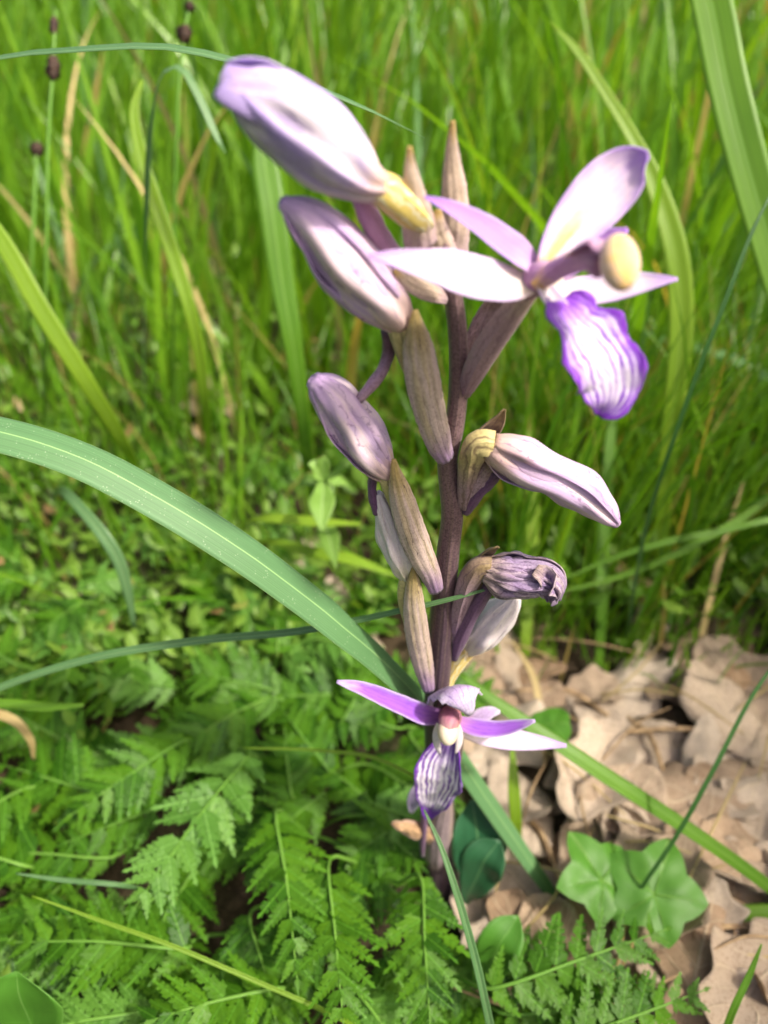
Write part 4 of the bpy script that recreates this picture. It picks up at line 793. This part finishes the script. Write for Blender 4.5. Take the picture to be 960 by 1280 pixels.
def scatter(N, y0, y1, power):
    y = y0 + (y1 - y0) * rng.random(N) ** power; x = rng.uniform(-1, 1, N) * (0.78 * y + 0.25)
    k = y > near_limit(x) + rng.uniform(-.03, .06, N)
    return x[k], y[k]
def meadow(name, N, y0, y1, power, Lr, wr_, label):
    x, y = scatter(N, y0, y1, power); n = len(x)
    clump = np.array([noise.noise(Vector((a * 9, b * 9, 1.0))) for a, b in zip(x, y)])
    k = rng.random(n) < 0.62 + clump * 0.7; x, y, clump = x[k], y[k], clump[k]; n = len(x)
    L = rng.uniform(*Lr, n) * (1 + .25 * clump) * np.clip(.62 + (y - .3) * .8, .62, 1.0)
    az = rng.normal(0.7, 1.35, n); az = np.where(rng.random(n) < .3, rng.uniform(0, 6.28, n), az)
    V = grass_arrays(n, x, y, L, az, np.abs(rng.normal(.12, .16, n)), np.abs(rng.normal(.5, .45, n)), rng.uniform(*wr_, n) * np.where(rng.random(n) < .12, 1.7, 1))
    o = link(name, strips_to_mesh(name, V, np.clip(rng.random(n) * .8 + .1 + clump * .25 + np.where(rng.random(n) < .035, 1, 0), 0, 1)), M['wet_grass' if 'far' in name else 'grass'])
    tag(o, label, 'grass', kind='stuff'); return o
meadow('meadow_grass', 6800, .28, 1.3, 1.0, (.14, .38), (.0011, .0036), 'tall green meadow grass filling the background')
meadow('far_meadow_grass', 10000, 1.1, 5.5, 1.3, (.22, .48), (.002, .0055), 'distant tall green grass at the back of the meadow')
def verge(name, x0, x1, y0, y1, N, label):     # the meadow goes on beside and behind the viewer
    x = rng.uniform(x0, x1, N); y = rng.uniform(y0, y1, N); az = rng.uniform(0, 6.28, N)
    V = grass_arrays(N, x, y, rng.uniform(.2, .46, N), az, np.abs(rng.normal(.06, .08, N)), np.abs(rng.normal(.3, .25, N)), rng.uniform(.0012, .0032, N))
    tag(link(name, strips_to_mesh(name, V, rng.random(N) * .9), M['grass']), label, 'grass', kind='stuff')
verge('verge_grass', .25, .75, -.5, .30, 2600, 'tall grass of the meadow to the right of the litter')
verge('side_grass', -.9, -.34, -.5, .38, 2200, 'tall grass of the meadow left of the feathery patch')
# short thin grass close by on the right
def short_grass():
    x = rng.uniform(.02, .45, 3600); y = rng.uniform(.20, .52, 3600); k = (y > .215 + .02 * np.sin(x * 40)) | (rng.random(3600) < .22); x, y = x[k], y[k]; n = len(x)
    az = rng.uniform(0, 6.28, n); L = rng.uniform(.04, .15, n) * np.clip((y - .12) / .22, .4, 1)
    x2 = rng.uniform(-.42, .03, 900); y2 = rng.uniform(.24, .46, 900); x = np.concatenate([x, x2]); y = np.concatenate([y, y2]); n = len(x); az = rng.uniform(0, 6.28, n)
    L = np.concatenate([L, rng.uniform(.05, .14, 900)])
    x2 = rng.uniform(.05, .30, 700); y2 = rng.uniform(.222, .33, 700); x = np.concatenate([x, x2]); y = np.concatenate([y, y2]); n = len(x); az = rng.uniform(0, 6.28, n); az[-700:] = rng.normal(.6, .9, 700)
    L = np.concatenate([L, rng.uniform(.07, .19, 700)])
    V = grass_arrays(n, x, y, L, az, np.abs(rng.normal(.2, .2, n)), np.abs(rng.normal(.6, .5, n)), rng.uniform(.0005, .0013, n), 6)
    o = link('short_grass', strips_to_mesh('short_grass', V, np.clip(rng.random(n) * 1.04, 0, 1)), M['grass']); tag(o, 'short thin grass with some straw between litter and meadow', 'grass', kind='stuff')
short_grass()
# ground cover: small leaves low in the meadow
def cover():
    N = 30000; y = .2 + 3.4 * rng.random(N) ** 1.7; x = rng.uniform(-1, 1, N) * (.8 * y + .2)
    lit = (x > .02) & (y < .225); k = ~(lit & (rng.random(N) < .93)) & ((y > .22) | (x < -.02)); x, y = x[k], y[k]; n = len(x)
    x = np.concatenate([x, rng.uniform(-.45, -.10, 3500), rng.uniform(-.10, .5, 1200)]); y = np.concatenate([y, rng.uniform(-.25, .24, 3500), rng.uniform(-.3, .02, 1200)]); n = len(x)
    h = np.abs(rng.normal(.0, .035, n)) + .004; h = np.minimum(h, .02 + .09 * np.clip((y - .15) / .5, 0, 1)); az = rng.uniform(0, 6.28, n); tl = rng.uniform(-.2, .9, n)
    s = rng.uniform(.0018, .0058, n) * np.clip(.8 + y * .5, .9, 1.8); d = np.stack([np.cos(az) * np.cos(tl), np.sin(az) * np.cos(tl), np.sin(tl)], -1); sd = np.stack([-np.sin(az), np.cos(az), 0 * az], -1)
    nn = np.cross(d, sd); t = np.array([0, .3, .65, 1.0]); pw = np.array([.12, .85, .8, .04])
    c0 = np.stack([x, y, h], -1); V = np.zeros((n, 4, 3, 3))
    for j in range(4):
        c = c0 + d * (s * 2.2 * t[j])[:, None] + nn * (s * .5 * t[j] ** 2)[:, None]
        for i, q in enumerate((-1, 0, 1)): V[:, j, i] = c + sd * (s * .62 * pw[j] * q)[:, None] - nn * (s * .14 * abs(q))[:, None]
    o = link('ground_cover', strips_to_mesh('ground_cover', V, np.clip(rng.random(n) * .96, 0, 1)), M['cover']); tag(o, 'low small-leaved green plants covering the ground', 'ground cover', kind='stuff')
cover()
# blades near enough to be told apart
PROTO = []
for q in range(14):
    one = lambda v: np.array([v])
    V = grass_arrays(1, one(0.), one(0.), one(1.), one(0.), one(abs(rng.normal(.08, .1))), one(abs(rng.normal(.55, .4))), one(rng.uniform(.008, .015)), 14)
    V -= np.array([0, 0, gz(0, 0) - .0])
    me = strips_to_mesh('grass_blade', V, np.array([.5])); PROTO.append(me)
PM = {}
for k in ('blade', 'blade_grey', 'blade_yellow', 'straw'):
    PM[k] = []
    for me in PROTO:
        c = me.copy(); c.materials.clear(); c.materials.append(M[k]); PM[k].append(c)
TXT = {'blade': ('grass_blade', 'green grass blade standing in the meadow behind the orchid', 'green blades behind the orchid', 'grass blade'),
       'blade_grey': ('grass_blade', 'grey-green grass blade standing in the meadow behind the orchid', 'grey-green blades behind the orchid', 'grass blade'),
       'blade_yellow': ('grass_blade', 'yellow-green grass blade standing in the meadow behind the orchid', 'yellow-green blades behind the orchid', 'grass blade'),
       'straw': ('dry_straw', 'straw-coloured dry blade standing in the meadow behind the orchid', 'straw blades behind the orchid', 'straw')}
cnt = 0
while cnt < 210:
    y = random.uniform(.30, .85); x = random.uniform(-1, 1) * (.62 * y + .08)
    if y < float(near_limit(np.array(x))): continue
    L = random.uniform(.16, .34) * min(1, .65 + (y - .3) * .8); k = random.choices(('blade', 'blade_grey', 'blade_yellow', 'straw'), (.45, .25, .24, .06))[0]
    nm, lb, gp, ct = TXT[k]; o = link(nm, random.choice(PM[k]), None, None, (x, y, gz(x, y) - .003))
    o.scale = (L, L, L); o.rotation_euler = (0, 0, random.gauss(.8, 1.6)); tag(o, lb.replace(' in the meadow behind the orchid', ' in the meadow ' + beside(*to_px((x, y, L * .6)), GM)), ct, gp); cnt += 1
